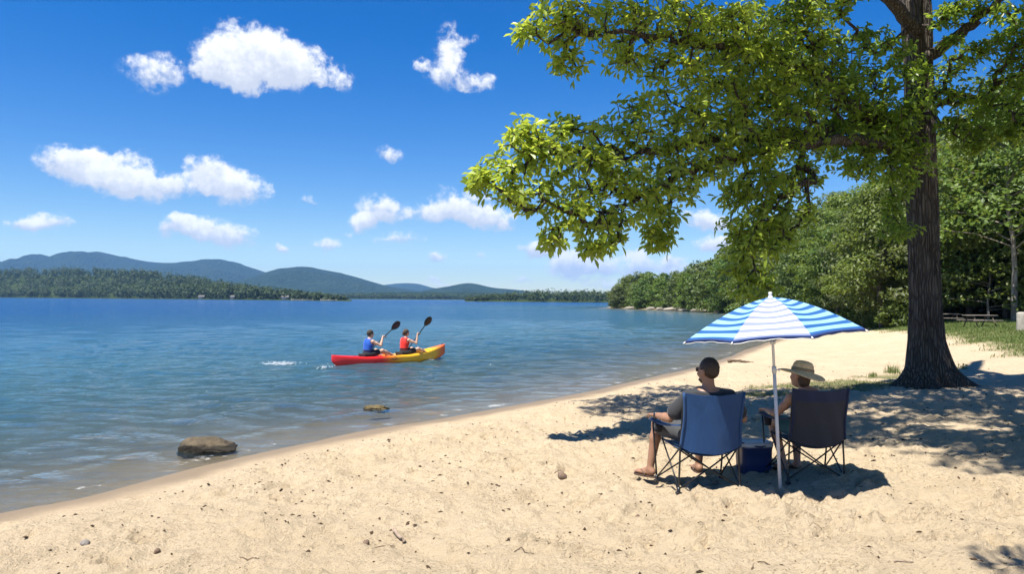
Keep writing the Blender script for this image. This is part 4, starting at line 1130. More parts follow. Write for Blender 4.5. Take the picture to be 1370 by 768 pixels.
M_blue = fabric('blue_polyester', (.009, .046, .135), .6, 500, .07, .016); M_blue2 = fabric('blue_seat_polyester', (.010, .042, .11), .6, 500, .07)
M_navy = fabric('navy_polyester', (.008, .017, .050), .65, 500, .07); M_grey = fabric('charcoal_mesh', (.024, .027, .036), .75, 350, .06, .012); M_navy2 = fabric('dark_navy_seat', (.010, .014, .028), .7)
def feet_xy(px1, py1, px2, py2):
    a = G(px1, py1); b = G(px2, py2); d = b - a; return (a + b) / 2, math.atan2(d[1], d[0])
c1, y1 = feet_xy(909, 661, 990, 656); YAW1 = R(9); f1 = np.array([-math.sin(YAW1), math.cos(YAW1)])
C1 = c1[:2] + f1 * .2; Z1 = gz(*C1) - .012
chair1 = camp_chair('bright blue folding camp chair with black frame, the man sits in it', (C1[0], C1[1], Z1), YAW1, M_blue, M_blue, M_blue2)
c2, y2 = feet_xy(1070, 645, 1133, 641); YAW2 = R(3); f2 = np.array([-math.sin(YAW2), math.cos(YAW2)])
C2 = c2[:2] + f2 * .2 - A_(.06, 0)[:2] if False else c2[:2] + f2 * .2 - np.array([.06, 0]); Z2 = gz(*C2) - .012
chair2 = camp_chair('dark navy and charcoal folding camp chair, the woman in the hat sits in it', (C2[0], C2[1], Z2), YAW2, M_grey, M_navy, M_navy2)
chair2.scale = (.92, .95, .98)
print('chairs', C1, Z1, y1, C2, Z2, y2)

# ------------------------------------------------------------------ seated man
A_ = lambda *p: np.array(p, float)
man = thing('person', 'man in charcoal t-shirt, grey shorts and sunglasses sitting in the blue chair', 'person', (C1[0], C1[1], Z1), YAW1)
gl_ = gz(*(C1 + f1 * .4 - np.array([.35, .1]))) - Z1
J = dict(hip=A_(0, -.055, .505), waist=A_(0, -.095, .64), chest=A_(0, -.130, .80), neck=A_(0, -.180, .965), head=A_(-.01, -.18, 1.115),
         shl=A_(-.195, -.185, .875), ell=A_(-.345, -.075, .675), wrl=A_(-.395, .150, .672), shr=A_(.195, -.185, .875), elr=A_(.375, -.10, .665), wrr=A_(.372, .13, .655),
         hpl=A_(-.09, .0, .50), knl=A_(-.285, .40, .545), anl=A_(-.355, .415, .105), hpr=A_(.09, .0, .50), knr=A_(.19, .43, .54), anr=A_(.20, .52, .105))
Rh = rotm(R(26), R(4))
hands = dict(l=((-.08, 1, -.06), (0, 0.1, 1), (1, 0, 0), .55), r=((-.05, 1, -.05), (0, .1, 1), (-1, 0, 0), .5))
feet = dict(l=(-.55, .83, 0), r=(.1, 1, 0))
S, q, Rt, _ = body(man, J, Rh, M_skin, .0065, 1.0, False, hands, feet)
S2 = torso_cloth('shirt', M_shirt, man, J, Rt, .020, 1.0, .66, True, None, neck_cut=.93)
S2.cut((0, 0, .465), (0, .1, -1)); S2.build('t_shirt', M_shirt, man)
S2 = torso_cloth('shorts', M_shorts, man, J, Rt, .016, top=False, legs=.80); S2.build('shorts', M_shorts, man)
def hair_cap(q, Rm, c, mat, root, sc=1.0, back=-.045, brow=.052, add=.009, beard=False):
    S = Sdf(np.array(c) - .17, np.array(c) + .17, .0055)
    S.ell(q(0, -.024, .040), np.array([.070 + add, .086 + add, .088 + add]) * sc, Rm, .0); S.ell(q(0, -.050, back + .045), np.array([.062, .052, .060]) * sc, Rm, .02)
    S.cut(q(0, .076, brow), Rm @ np.array([0, .80, -.60]))
    for s in (-1, 1):
        S.ell(q(s * .080, .014, -.022), np.array([.034, .036, .046]) * sc, Rm, 0, True); S.ell(q(s * .075, .060, -.010), np.array([.05, .050, .055]) * sc, Rm, 0, True)
    return S
S2 = hair_cap(q, Rh, J['head'], M_hair, man); S2.build('hair', M_hair, man, 1, .007)
S2 = Sdf(J['head'] - .17, J['head'] + .17, .005); S2.ell(q(0, .038, -.066), (.0515, .055, .050), Rh, .0); S2.ell(q(0, .085, -.066), (.03, .022, .026), Rh, .01); S2.ell(q(0, .112, -.050), (.026, .022, .013), Rh, 0, True); S2.cut(q(0, .03, -.034), Rh @ A_(0, .45, 1)); S2.build('beard', M_hair, man, 1, .003)
mb = MB()
for s in (-1, 1):
    Gd = [[q(s * (.034 + .026 * a), .112 - .012 * abs(a) - .014 * max(a, 0), .024 + .019 * b) for b in (-1, -.5, 0, .5, 1)] for a in np.linspace(-1, 1, 7)]
    sheet(mb, Gd, .003, Rh @ A_(0, 1, 0)); mb.tube([q(s * .060, .094, .034), q(s * .080, .05, .032), q(s * .083, -.01, .026)], .0026, 6)
mb.tube([q(-.009, .113, .030), q(.009, .113, .030)], .003, 6); mirror_fix(mb.build('sunglasses', M_black, man))
d_ = unit(J['wrl'] - J['ell']); w_ = J['wrl'] - d_ * .02
mirror_fix(MB().tube([w_ - d_ * .012, w_ + d_ * .012], .034, 20).build('wristwatch', M_black, man))
def flip_flop(root, an, ft, k=1.0, mat=None):
    mat = mat or M_rubber
    ft = unit(ft); sd = unit(np.cross(ft, (0, 0, 1.0))); an = np.array(an); z = an[2] - .075 * k; mb = MB(); ou = []
    for a in np.linspace(0, 2 * np.pi, 28, endpoint=False):
        y = math.cos(a) * .135; x = math.sin(a) * (.043 + .010 * math.cos(a)); ou.append(an * np.array([1, 1, 0]) + (ft * (y + .065) + sd * x) * k + np.array([0, 0, z]))
    ou = np.array(ou); mb.grid(np.stack([ou, ou - np.array([0, 0, .018])], 0), close_v=True)
    c = ou.mean(0); n = len(ou); mb.add(np.vstack([ou, c]), T=[[i, (i + 1) % n, n] for i in range(n)]); mb.add(np.vstack([ou - np.array([0, 0, .018]), c - np.array([0, 0, .018])]), T=[[(i + 1) % n, i, n] for i in range(n)])
    o = mirror_fix(mb.build('sandal', mat, root))
    toe = an + ft * .155 * k; toe[2] = z + .004
    s_ = MB()
    for s in (-1, 1):
        e = an + ft * .03 * k + sd * s * .046 * k; e[2] = z + .004; m_ = lerp(toe, e, .5) + np.array([0, 0, .040]) * k
        s_.tube(catmull([toe, m_, e], 6), .0065, 6)
    s_.build('strap', mat, o)
for L in 'lr': flip_flop(man, J['an' + L], feet[L])

# ------------------------------------------------------------------ seated woman
wom = thing('person', 'woman in wide brimmed straw hat and teal dress sitting in the dark chair', 'person', (C2[0], C2[1], Z2), YAW2)
J = dict(hip=A_(-.02, -.045, .485), waist=A_(-.035, -.085, .60), chest=A_(-.055, -.120, .745), neck=A_(-.085, -.14, .878), head=A_(-.115, -.10, 1.003),
         shl=A_(-.225, -.135, .80), ell=A_(-.315, -.01, .635), wrl=A_(-.345, .17, .655), shr=A_(.105, -.135, .815), elr=A_(.27, -.03, .62), wrr=A_(.06, .15, .585),
         hpl=A_(-.085, .0, .485), knl=A_(-.205, .375, .52), anl=A_(-.135, .24, .105), hpr=A_(.085, .0, .485), knr=A_(.06, .40, .52), anr=A_(.02, .28, .105))
Rh = rotm(R(30), R(-5), R(9)); sc = .94
hands = dict(l=((-.05, 1, -.05), (0, .1, 1), (1, 0, 0), .5), r=((-.8, .55, -.12), (0, .1, 1), (0, 1, 0), .45)); feet = dict(l=(-.25, .97, 0), r=(-.1, 1, 0))
S, q, Rt, _ = body(wom, J, Rh, M_skin2, .0065, sc, True, hands, feet)
S2 = torso_cloth('dress', M_teal, wom, J, Rt, .011, sc, None, True, .55, True, neck_cut=.34); S2.build('dress', M_teal, wom)
mb = MB()
for s in (-1, 1):
    mb.tube(catmull([lerp(J['chest'], J['neck'], .25) + A_(s * .085, .105, 0), lerp(J['neck'], J['shl' if s < 0 else 'shr'], .60) + A_(0, .02, .046), lerp(J['chest'], J['neck'], .25) + A_(s * .085, -.11, 0)], 8), .010, 6)
    mb.build('dress_strap', M_teal, wom); mb = MB()
S2 = hair_cap(q, Rh, J['head'], M_hair2, wom, sc, -.09, .05, .008); S2.build('hair', M_hair2, wom, 1, .007)
def hat(root, q, Rm, sc):
    prof = [(.0, .152), (.040, .151), (.070, .140), (.088, .115), (.096, .08), (.100, .046), (.104, .040), (.150, .034), (.185, .026), (.205, .014), (.206, .010), (.184, .020), (.150, .028), (.1, .034), (.092, .036)]
    n = 40; ang = np.arange(n) * 2 * np.pi / n; rows = []
    for r, z in prof:
        lf = .030 * max(0, (r - .1) / .1)
        rows.append(np.array([q(r * math.cos(a) * 1.06, r * math.sin(a) * 1.12 - .012, z + .035 + lf * (.55 * math.sin(a) ** 2 * (1 if math.sin(a) > 0 else -.9) - .25) + lf * .5 * math.cos(2 * a + .6) - (.012 * math.cos(a) ** 2 * (r < .06))) for a in ang]))
    o = mirror_fix(MB().grid(np.array(rows), close_v=True).build('straw_hat', M_straw, root))
    rows = [np.array([q(r * math.cos(a) * 1.06, r * math.sin(a) * 1.12 - .012, z + .035) for a in ang]) for r, z in ((.103, .046), (.1035, .050), (.101, .074), (.098, .076))]
    mirror_fix(MB().grid(np.array(rows), close_v=True).build('band', M_band, o))
hat(wom, lambda x, y, z: q(x, y, z - .012), Rh, sc)
for L in 'lr': flip_flop(wom, J['an' + L], feet[L], .92, M_black)

# ------------------------------------------------------------------ cooler
cp = G(1016, 637); cw, ch = .335, .335
cool = thing('cooler', 'dark blue picnic cooler with pale lid on the sand between the chairs', 'cooler', (cp[0] - .02, cp[1] + .12, gz(cp[0], cp[1] + .12) - .012), R(8))
M_cb = simple('blue_cooler_plastic', (.012, .028, .10), .35, .5, .08, 12); M_cl = simple('pale_lid_plastic', (.34, .40, .46), .45, .4, .06, 12)
def rrect(w, d, r, n=6):
    out = []
    for cx, cy, a0 in ((w / 2 - r, d / 2 - r, 0), (-w / 2 + r, d / 2 - r, 90), (-w / 2 + r, -d / 2 + r, 180), (w / 2 - r, -d / 2 + r, 270)):
        for k in range(n + 1): a = R(a0 + 90 * k / n); out.append((cx + r * math.cos(a), cy + r * math.sin(a)))
    return np.array(out)
def rloft(specs, name, mat, parent):
    rows = [np.concatenate([rrect(w, d, r), np.full((28, 1), z)], 1) for w, d, r, z in specs]
    rows = [rows[0] * np.array([0, 0, 1])] + rows + [rows[-1] * np.array([0, 0, 1])]
    return mirror_fix(MB().grid(np.array(rows), close_v=True).build(name, mat, parent))
rloft([(cw * .86, .23, .06, .0), (cw * .92, .25, .07, .012), (cw * .955, .265, .075, .14), (cw * .985, .275, .08, .27), (cw, .285, .08, .275), (cw, .285, .08, .29)], 'body', M_cb, cool)
lid = rloft([(cw * 1.02, .29, .085, .291), (cw * 1.03, .295, .085, .30), (cw * 1.03, .295, .085, .322), (cw * .99, .28, .08, .335), (cw * .8, .2, .07, .340), (cw * .78, .19, .065, .334)], 'lid', M_cl, cool)
mb = MB(); mb.tube(catmull([(-cw / 2 - .012, 0, .25), (-cw / 2 - .02, .0, .30), (-cw / 2 - .015, -.08, .335), (0, -.152, .30), (cw / 2 + .015, -.08, .335), (cw / 2 + .02, 0, .30), (cw / 2 + .012, 0, .25)], 6), .008, 8)
mb.build('handle', M_cb, cool)

# ------------------------------------------------------------------ beach umbrella
ub = G(1044, 656); uz = gz(ub[0], ub[1])
ut = P(1030.5, 393, ub[1] + .02)
umb = thing('beach_umbrella', 'blue and white striped beach umbrella on white pole shading the two chairs', 'umbrella', (ub[0], ub[1], uz))
axis_v = ut - np.array([ub[0], ub[1], uz]); HL = np.linalg.norm(axis_v); print('umbrella height', HL, ub)
axu = axis_v / HL
qx = Vector((0, 0, 1)).rotation_difference(Vector(axu)); umb.rotation_mode = 'QUATERNION'; umb.rotation_quaternion = qx
M_pole = simple('white_pole', (.55, .55, .54), .35, .5, .04); M_rib = simple('rib_metal', (.25, .25, .26), .4, .5, .05, 30, 0, 80, .6)
MB().tube([(0, 0, -.32), (0, 0, .5), (0, 0, 1.1)], .0155, 14).build('lower_pole', M_pole, umb)
MB().tube([(0, 0, 1.0), (0, 0, HL - .02)], .0128, 14).build('upper_pole', M_pole, umb)
kb = MB().tube([(0, 0, 1.07), (0, 0, 1.13)], .021, 14); kb.tube([(0, 0, 1.10), (.035, -.01, 1.10)], .006, 8); kb.tube([(.035, -.01, 1.10), (.05, -.014, 1.10)], .012, 8); kb.build('locking_collar', M_pole, umb)
RU, DR = .82, .335; tilt = Matrix.Identity(3)
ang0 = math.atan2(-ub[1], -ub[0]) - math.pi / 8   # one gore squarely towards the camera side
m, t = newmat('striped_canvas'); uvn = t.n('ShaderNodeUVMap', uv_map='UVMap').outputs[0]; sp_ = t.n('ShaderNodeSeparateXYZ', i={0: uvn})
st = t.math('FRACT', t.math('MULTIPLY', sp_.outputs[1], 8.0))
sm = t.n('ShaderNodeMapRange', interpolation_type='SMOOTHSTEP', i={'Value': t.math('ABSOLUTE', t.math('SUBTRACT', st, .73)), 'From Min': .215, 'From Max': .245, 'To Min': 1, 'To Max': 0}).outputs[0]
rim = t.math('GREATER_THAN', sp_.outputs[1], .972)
pale = t.math('LESS_THAN', t.math('ABSOLUTE', t.math('SUBTRACT', t.math('MODULO', sp_.outputs[0], 8.0), .5)), .5)  # gore facing the camera: sun glare painted in as paler stripe colours
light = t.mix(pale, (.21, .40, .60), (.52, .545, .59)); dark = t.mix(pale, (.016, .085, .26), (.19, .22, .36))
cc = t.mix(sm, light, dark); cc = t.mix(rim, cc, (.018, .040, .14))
tc = t.n('ShaderNodeTexCoord').outputs['Object']
pd = t.n('ShaderNodeBsdfPrincipled', i={'Base Color': cc, 'Roughness': .7, 'Specular IOR Level': .3})
bb = t.n('ShaderNodeBump', i={'Strength': .5, 'Distance': .02, 'Height': t.noise(tc, 7, 4).outputs['Fac']}); t.l(bb.outputs[0], pd.inputs['Normal'])
trn = t.n('ShaderNodeBsdfTranslucent', i={'Color': cc}); mxs = t.n('ShaderNodeMixShader', i={0: .12, 1: pd.outputs[0], 2: trn.outputs[0]}); t.out(mxs.outputs[0])
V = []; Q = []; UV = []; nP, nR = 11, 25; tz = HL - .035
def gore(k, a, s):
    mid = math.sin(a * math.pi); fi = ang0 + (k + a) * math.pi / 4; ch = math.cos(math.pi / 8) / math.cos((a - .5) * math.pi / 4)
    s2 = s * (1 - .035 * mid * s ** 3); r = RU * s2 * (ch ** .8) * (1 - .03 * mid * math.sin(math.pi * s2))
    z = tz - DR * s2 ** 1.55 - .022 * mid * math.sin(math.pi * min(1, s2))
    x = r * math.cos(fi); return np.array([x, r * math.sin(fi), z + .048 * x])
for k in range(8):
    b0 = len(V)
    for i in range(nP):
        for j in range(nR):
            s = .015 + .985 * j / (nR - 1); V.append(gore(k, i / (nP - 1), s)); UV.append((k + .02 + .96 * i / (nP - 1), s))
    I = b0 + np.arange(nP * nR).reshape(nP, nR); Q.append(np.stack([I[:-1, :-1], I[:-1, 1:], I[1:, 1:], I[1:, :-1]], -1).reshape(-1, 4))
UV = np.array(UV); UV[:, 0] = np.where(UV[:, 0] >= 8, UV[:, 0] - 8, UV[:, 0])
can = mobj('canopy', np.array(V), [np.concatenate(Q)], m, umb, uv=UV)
can['label'] = 'striped canopy with sun glare painted paler into one of its blue gores'
# short valance at the rim with a white hem, rib tips
M_val = fabric('navy_valance', (.018, .038, .13)); 
mb = MB(); hem = MB()
ring = np.array([gore(k, a, 1.0) for k in range(8) for a in np.linspace(0, 1, 11)[:-1]])
wv = np.array([.017 + .005 * math.sin(i * .63 * 3) for i in range(80)])
low = ring * np.array([.992, .992, 1]) - np.stack([0 * wv, 0 * wv, wv], -1)
mb.grid(np.stack([ring * np.array([.997, .997, 1]) + A_(0, 0, .002), low]), close_v=True); mb.build('valance', M_val, can)
hem.tube(np.vstack([low, low[:1]]), .0035, 5, False); hem.build('hem', M_pole, can)
for k in range(8):
    pts = [gore(k, 0, s) - A_(0, 0, .007) for s in np.linspace(.03, 1.0, 12)]; rb = MB().tube(pts, .0035, 6).build('rib', M_rib, umb)
    MB().tube([pts[-1] - unit(pts[-1] - pts[-2]) * .01, pts[-1] + unit(pts[-1] - pts[-2]) * .018], .007, 8).build('tip', M_pole, rb)
    MB().tube([(.02 * math.cos(ang0 + k * math.pi / 4), .02 * math.sin(ang0 + k * math.pi / 4), tz - .40), pts[6]], .003, 6).build('strut', M_rib, umb)
MB().lathe([(0, -.46 + .03), (.024, -.46 + .03), (.024, -.40), (.0, -.40)], 14, (0, 0, tz)).build('runner', M_pole, umb)
MB().lathe([(.0, .052), (.010, .052), (.017, .044), (.017, .028), (.012, .020), (.022, .010), (.026, -.012), (0, -.012)], 16, (0, 0, tz)).build('finial', M_pole, umb)

# ------------------------------------------------------------------ kayak and paddlers
kst = W(441, 489.5); kbw = W(597, 479.5); kd = unit((kbw - kst)[:2]); KL = 4.35
kmid = (kst + kbw)[:2] / 2; KRZ = math.atan2(-kd[0], kd[1]); print('kayak', kst, kbw, np.linalg.norm(kbw - kst))
kay = thing('kayak', 'red and yellow two seat kayak on the lake with its raised bow to the right', 'kayak', (kmid[0], kmid[1], .0), KRZ)
m, t = newmat('kayak_plastic'); tc = t.n('ShaderNodeTexCoord').outputs['Object']; sx = t.n('ShaderNodeSeparateXYZ', i={0: tc})
f = t.math('ADD', t.n('ShaderNodeMapRange', i={'Value': sx.outputs[1], 'From Min': -KL / 2, 'From Max': KL / 2}).outputs[0], t.math('MULTIPLY', t.math('SUBTRACT', t.noise(tc, 2.2, 4).outputs['Fac'], .5), .10))
c = t.ramp(f, [(.0, (.50, .012, .018)), (.37, (.60, .016, .012)), (.47, (.68, .20, .010)), (.54, (.72, .36, .012)), (.86, (.74, .40, .014)), (.93, (.68, .12, .03))])
p = t.n('ShaderNodeBsdfPrincipled', i={'Base Color': c, 'Roughness': t.ramp(t.noise(tc, 9, 5).outputs['Fac'], [(.3, .25), (.7, .42)]), 'Specular IOR Level': .5}); t.out(p.outputs[0]); M_kay = m
rows = []
for tt_ in np.linspace(0, 1, 61):
    e = max(1e-3, math.sin(math.pi * (tt_ * .94 + .03)))**.62 ; w = .385 * e * (1 - .25 * max(0, tt_ - .7) / .3)
    w *= math.sqrt(max(.02, 1 - max(0, (.07 - tt_) / .07)**2.2)) * math.sqrt(max(.02, 1 - max(0, (tt_ - .95) / .05)**2.2))
    gun = .205 + .085 * max(0, (.25 - tt_) / .25)**1.5 + .26 * max(0, (tt_ - .58) / .42)**1.7
    keel = -.10 + .13 * max(0, (.18 - tt_) / .18)**2 + .26 * max(0, (tt_ - .74) / .26)**2.2
    keel = keel + .10 * max(0, (.05 - tt_) / .05)**2; y = (tt_ - .5) * KL
    well = max(math.exp(-((tt_ - .295) / .085)**4), math.exp(-((tt_ - .625) / .085)**4)); leg = max(math.exp(-((tt_ - .46) / .09)**4), math.exp(-((tt_ - .78) / .085)**4))
    r = []
    for a in np.linspace(0, np.pi, 15):
        cx, sx_ = math.cos(a), math.sin(a); x = w * np.sign(cx) * abs(cx)**.75; z = gun - .03 - (gun - .03 - keel) * sx_**.8; r.append((x, y, z))
    deck = [(-.97, -.012), (-.90, .018), (-.78, .02), (-.62, -.03), (-.4, -.075), (0, -.08), (.4, -.075), (.62, -.03), (.78, .02), (.90, .018), (.97, -.012)]
    for u_, dz in deck:
        dome = .030 * (1 - u_ * u_) * (1 - max(well, leg)); hol = min(0, dz) * max(well, leg * .6)
        r.append((u_ * w, y, gun + (dz if dz > 0 else hol) + dome))
    rows.append(r)
rows = np.array(rows); e0 = np.repeat(rows[:1].mean(1, keepdims=True), rows.shape[1], 1); e1 = np.repeat(rows[-1:].mean(1, keepdims=True), rows.shape[1], 1)
mirror_fix(MB().grid(np.concatenate([e0, rows, e1]), close_v=True).build('hull', M_kay, kay))
M_kb = simple('black_foam', (.015, .015, .017), .7)
KSEAT = [(.285 - .5) * KL, (.605 - .5) * KL]
for ys_ in KSEAT:
    b_ = MB().box((0, ys_ - .165, .235), (.38, .045, .15), Matrix.Rotation(R(10), 3, 'X'), .022); st_ = b_.build('seat_back', M_kb, kay); mirror_fix(st_)
    MB().box((0, ys_ + .02, .150), (.42, .34, .05), None, .02).build('seat_pad', M_kb, kay)
MB().lathe([(0, .022), (.09, .020), (.105, .012), (.11, 0)], 20, (0, 1.72, .345)).build('hatch', M_kb, kay)
for y_, z_ in ((-KL / 2 + .10, .30), (KL / 2 - .12, .462)):
    MB().tube(catmull([(-.06, y_, z_), (0, y_ + .01, z_ + .035), (.06, y_, z_)], 5), .010, 6).build('carry_handle', M_kb, kay)
mb = MB()
for s in (-1, 1): mb.tube(catmull([(s * .20, 1.05, .30), (0, 1.22, .335), (-s * .20, 1.40, .33)], 5), .007, 5)
mb.build('deck_cord', M_kb, kay)
MB().tube(catmull([(.385, -.25, .13), (.397, -.15, .10), (.39, -.05, .13)], 5), .012, 6).build('side_handle', M_kb, kay)
M_vb = fabric('blue_vest', (.010, .070, .34), .6, 300, .06); M_vr = fabric('red_vest', (.52, .022, .016), .6, 300, .06); M_vk = fabric('black_trim', (.015, .016, .02))
def kayaker(label, ys_, vest, mat, hm, hr, hl, lean, sc, ponytail=False, headyaw=0):
    loc = np.array([kmid[0], kmid[1]]) + kd * ys_
    o = thing('person', label, 'person', (loc[0], loc[1], .17), KRZ)
    J = dict(hip=A_(0, 0, .115), waist=A_(0, .01 + lean * .3, .27), chest=A_(0, .02 + lean * .7, .43), neck=A_(0, .03 + lean, .595), head=A_(0, .065 + lean * 1.15, .735),
             shl=A_(-.19, .03 + lean, .52), ell=A_(-.30, .24 + lean, .35), wrl=hl - A_(-.01, .075, 0), shr=A_(.19, .03 + lean, .52), elr=A_(.315, .25 + lean, .36 + .4 * max(0, hr[2] - .60)), wrr=hr - A_(.0, .075, .0),
             hpl=A_(-.09, .06, .10), knl=A_(-.17, .45, .21), anl=A_(-.14, .83, .085), hpr=A_(.09, .06, .10), knr=A_(.17, .46, .22), anr=A_(.14, .84, .085))
    sh = unit(hr - hl)
    hands = dict(l=((0, 1, .0), A_(0, .2, 1), sh, 1.0), r=((0, 1, .0), A_(0, .2, 1), -sh, 1.0)); feet = dict(l=(0, .35, .9), r=(0, .35, .9))
    lo, hi = (-.5, -.25, -.06), (.5, 1.05, 1.0); Rh = rotm(headyaw, R(6)); feet = dict(l=(-.1, 1, 0.0), r=(.1, 1, 0.0))
    S, q, Rt, _ = body(o, J, Rh, mat, .0085, sc, ponytail, hands, feet, lo, hi)
    S2 = torso_cloth('vest', vest, o, J, Rt, .034, sc, None, None, None, ponytail, .01, 1.0, lo, hi)
    S2.cut(lerp(J['hip'], J['waist'], .35), (0, 0, -1))
    for L in 'lr': S2.ell(J['sh' + L] + A_(0, 0, -.01), (.070, .075, .085), None, 0, True)
    v = S2.build('life_vest', vest, o)
    S2 = torso_cloth('vest', vest, o, J, Rt, .040, sc, None, None, None, ponytail, .01, .0, lo, hi); S2.cut(lerp(J['hip'], J['waist'], .62), (0, 0, -1)); S2.cut(lerp(J['hip'], J['waist'], .92), (0, 0, 1)); S2.build('belt', M_vk, v)
    S2 = torso_cloth('shorts', M_vk, o, J, Rt, .014, sc, top=False, legs=.62, h=.01, lo=lo, hi=hi); S2.build('shorts', M_vk, o)
    S2 = hair_cap(q, Rh, J['head'], hm, o, sc, -.075 if ponytail else -.05, .048, .016)
    if ponytail: S2.ell(q(0, -.125, -.02), (.028, .032, .06), None, .02)
    S2.build('hair', hm, o, 1, .016)
    # paddle
    mid = (hr + hl) / 2; d = sh; w0 = lambda p: p
    pd_ = thing('paddle', 'black double bladed paddle held by the ' + ('paddler in the red vest' if ponytail else 'paddler in the blue vest'), 'paddle', (loc[0], loc[1], .17), KRZ)
    MB().tube([mid - d * .80, mid + d * .80], .0155, 10).build('shaft', M_black, pd_)
    for s in (-1, 1):
        n_ = A_(.84, -.55, .1); n_ = unit(n_ - d * (n_ @ d)); fdir = unit(np.cross(n_, d)); Gd = []
        for y_ in np.linspace(0, 1, 15):
            wv_ = .095 * math.sin(math.pi * min(1, .07 + y_ * .86))**.62 * (.72 + .40 * y_); 
            Gd.append([mid + s * d * (.76 + .46 * y_) + fdir * wv_ * u_ * 1.12 + n_ * (.022 * (u_ * u_) - .03 * y_ * y_) for u_ in np.linspace(-1, 1, 9)])
        m_ = MB(); sheet(m_, Gd, .008, n_); m_.tube([mid + s * d * .74, mid + s * d * 1.0 - n_ * .006], [.017, .007], 8); mirror_fix(m_.build('blade', M_black, pd_))
    return o
kayaker('rear paddler in blue life vest sitting on the red half of the kayak', KSEAT[0], M_vb, M_skin3, M_hair, A_(.25, .50, .68), A_(-.22, .52, .42), .06, 1.0, False, R(-10))
kayaker('front paddler in red life vest sitting on the yellow half of the kayak', KSEAT[1], M_vr, M_skin3, M_hair2, A_(.27, .44, .74), A_(-.17, .52, .44), .04, .95, True, R(-5))
# ------------------------------------------------------------------ rocks
def rockmat(name, a, b, wet=None):
    m, t = newmat(name); tc = t.n('ShaderNodeTexCoord').outputs['Object']; geo = t.n('ShaderNodeNewGeometry')
    nz = t.noise(tc, 6, 7, .68).outputs['Fac']; c = t.ramp(nz, [(.3, a), (.7, b)])
    c = t.mix(t.ramp(t.noise(tc, 21, 5, .7).outputs['Fac'], [(.54, 0.0), (.66, .7)]), c, (.07, .06, .045))
    if wet is not None:
        z = t.n('ShaderNodeSeparateXYZ', i={0: geo.outputs['Position']}).outputs[2]
        wz = t.math('ADD', z, t.math('MULTIPLY', t.math('SUBTRACT', nz, .5), .10))
        wf = t.n('ShaderNodeMapRange', interpolation_type='SMOOTHSTEP', i={'Value': wz, 'From Min': wet, 'From Max': wet + .035, 'To Min': 1, 'To Max': 0}).outputs[0]
        c = t.mix(t.math('MULTIPLY', wf, .92), c, (.022, .019, .014))
    p = t.n('ShaderNodeBsdfPrincipled', i={'Base Color': c, 'Roughness': .85, 'Specular IOR Level': .25})
    b = t.n('ShaderNodeBump', i={'Strength': 1, 'Distance': .03, 'Height': t.noise(tc, 17, 8, .7).outputs['Fac']}); t.l(b.outputs[0], p.inputs['Normal']); t.out(p.outputs[0]); return m
def rock(name, label, px, py, w, d, h, mat, seed, sink=.3, z=None, rz=0, cat='rock', group=None, sub=5, rough=.16, slant=0):
    p = G(px, py) if z is None else W(px, py, z)
    r = np.random.default_rng(seed); bm = bmesh.new(); bmesh.ops.create_icosphere(bm, subdivisions=sub, radius=1)
    V = np.array([v.co[:] for v in bm.verts]); F = np.array([[v.index for v in f.verts] for f in bm.faces]); bm.free()
    for _ in range(9):                                     # planed facets give a broken-stone outline
        n = unit(r.normal(0, 1, 3)); o = r.uniform(.62, .92); dd = V @ n - o; V = V - np.maximum(dd, 0)[:, None] * n * .8
    n3 = fbm(V[:, 0] * 2 + seed, V[:, 1] * 2 + V[:, 2] * 1.7, seed, 4) * rough + fbm(V[:, 0] * 8, V[:, 2] * 8 + V[:, 1] * 5, seed + 3, 3) * rough * .3
    V = V * (1 + n3)[:, None] * np.array([w / 2, d / 2, h * .62]); V[:, 2] += h * (.5 - sink)
    V[:, 2] *= 1 - slant * np.clip(V[:, 0] / (w / 2) + .25, -.3, 1.2)
    o = mobj(name, V, [F], mat); o.location = tuple(p); o.rotation_euler = (0, 0, rz); return tag(o, label, cat, group)
M_rock = rockmat('lake_boulder', (.045, .035, .022), (.135, .105, .065), .07); M_weed = rockmat('weedy_stone', (.06, .048, .02), (.17, .13, .06), .025); M_peb = rockmat('brown_pebble', (.12, .08, .055), (.24, .17, .12)); M_pal = rockmat('pale_shore_rock', (.16, .145, .115), (.30, .27, .22))
rock('boulder', 'grey brown boulder with dark wet underside standing at the edge of the water', 280, 601, .82, .62, .36, M_rock, 5, .62, 0.0, R(8), slant=.42)
rock('rock', 'low yellow brown weedy rock just above the water between boulder and kayak', 502, 549, .48, .30, .12, M_weed, 9, .36, 0.0, R(-5), rough=.5)
for i, (px, py, s, lb) in enumerate([(114, 731, .065, 'grey pointed stone on the sand, leftmost of the loose stones'), (210, 740, .050, 'small round brown stone right of the grey pointed stone in front'), (752, 640, .10, 'dark brown stone with a twig on open sand left of the man'),
                                     (853, 688, .042, 'small dark round pebble on sand in front of the blue chair'), (490, 729, .05, 'flat dark pebble beside the pale driftwood chip'), (957, 650, .06, 'small stone in the shade under the blue chair')]):
    rock('stone', lb, px, py, s * 1.15, s, s * .85, M_peb if i else rockmat('grey_stone', (.16, .145, .13), (.30, .27, .24)), 30 + i, .25, None, i * 1.3, 'stone', None, 3, .2)
hr_ = np.random.default_rng(77)
for i in range(9):
    px = [846, 872, 886, 899, 908, 921, 936, 947, 962][i]; d0 = np.interp(px, [e[0] for e in edge], [e[1] for e in edge])
    p = P(px, 400, d0 * .972); rock('boulder', 'pale boulder at the waterline of the wooded headland', px, 400, hr_.uniform(1.5, 4), hr_.uniform(1, 1.6), hr_.uniform(.4, .8), M_pal, 50 + i, .3, .0, 0, 'rock', 'pale boulders along the headland shore', 3).location = (p[0], p[1], .12)

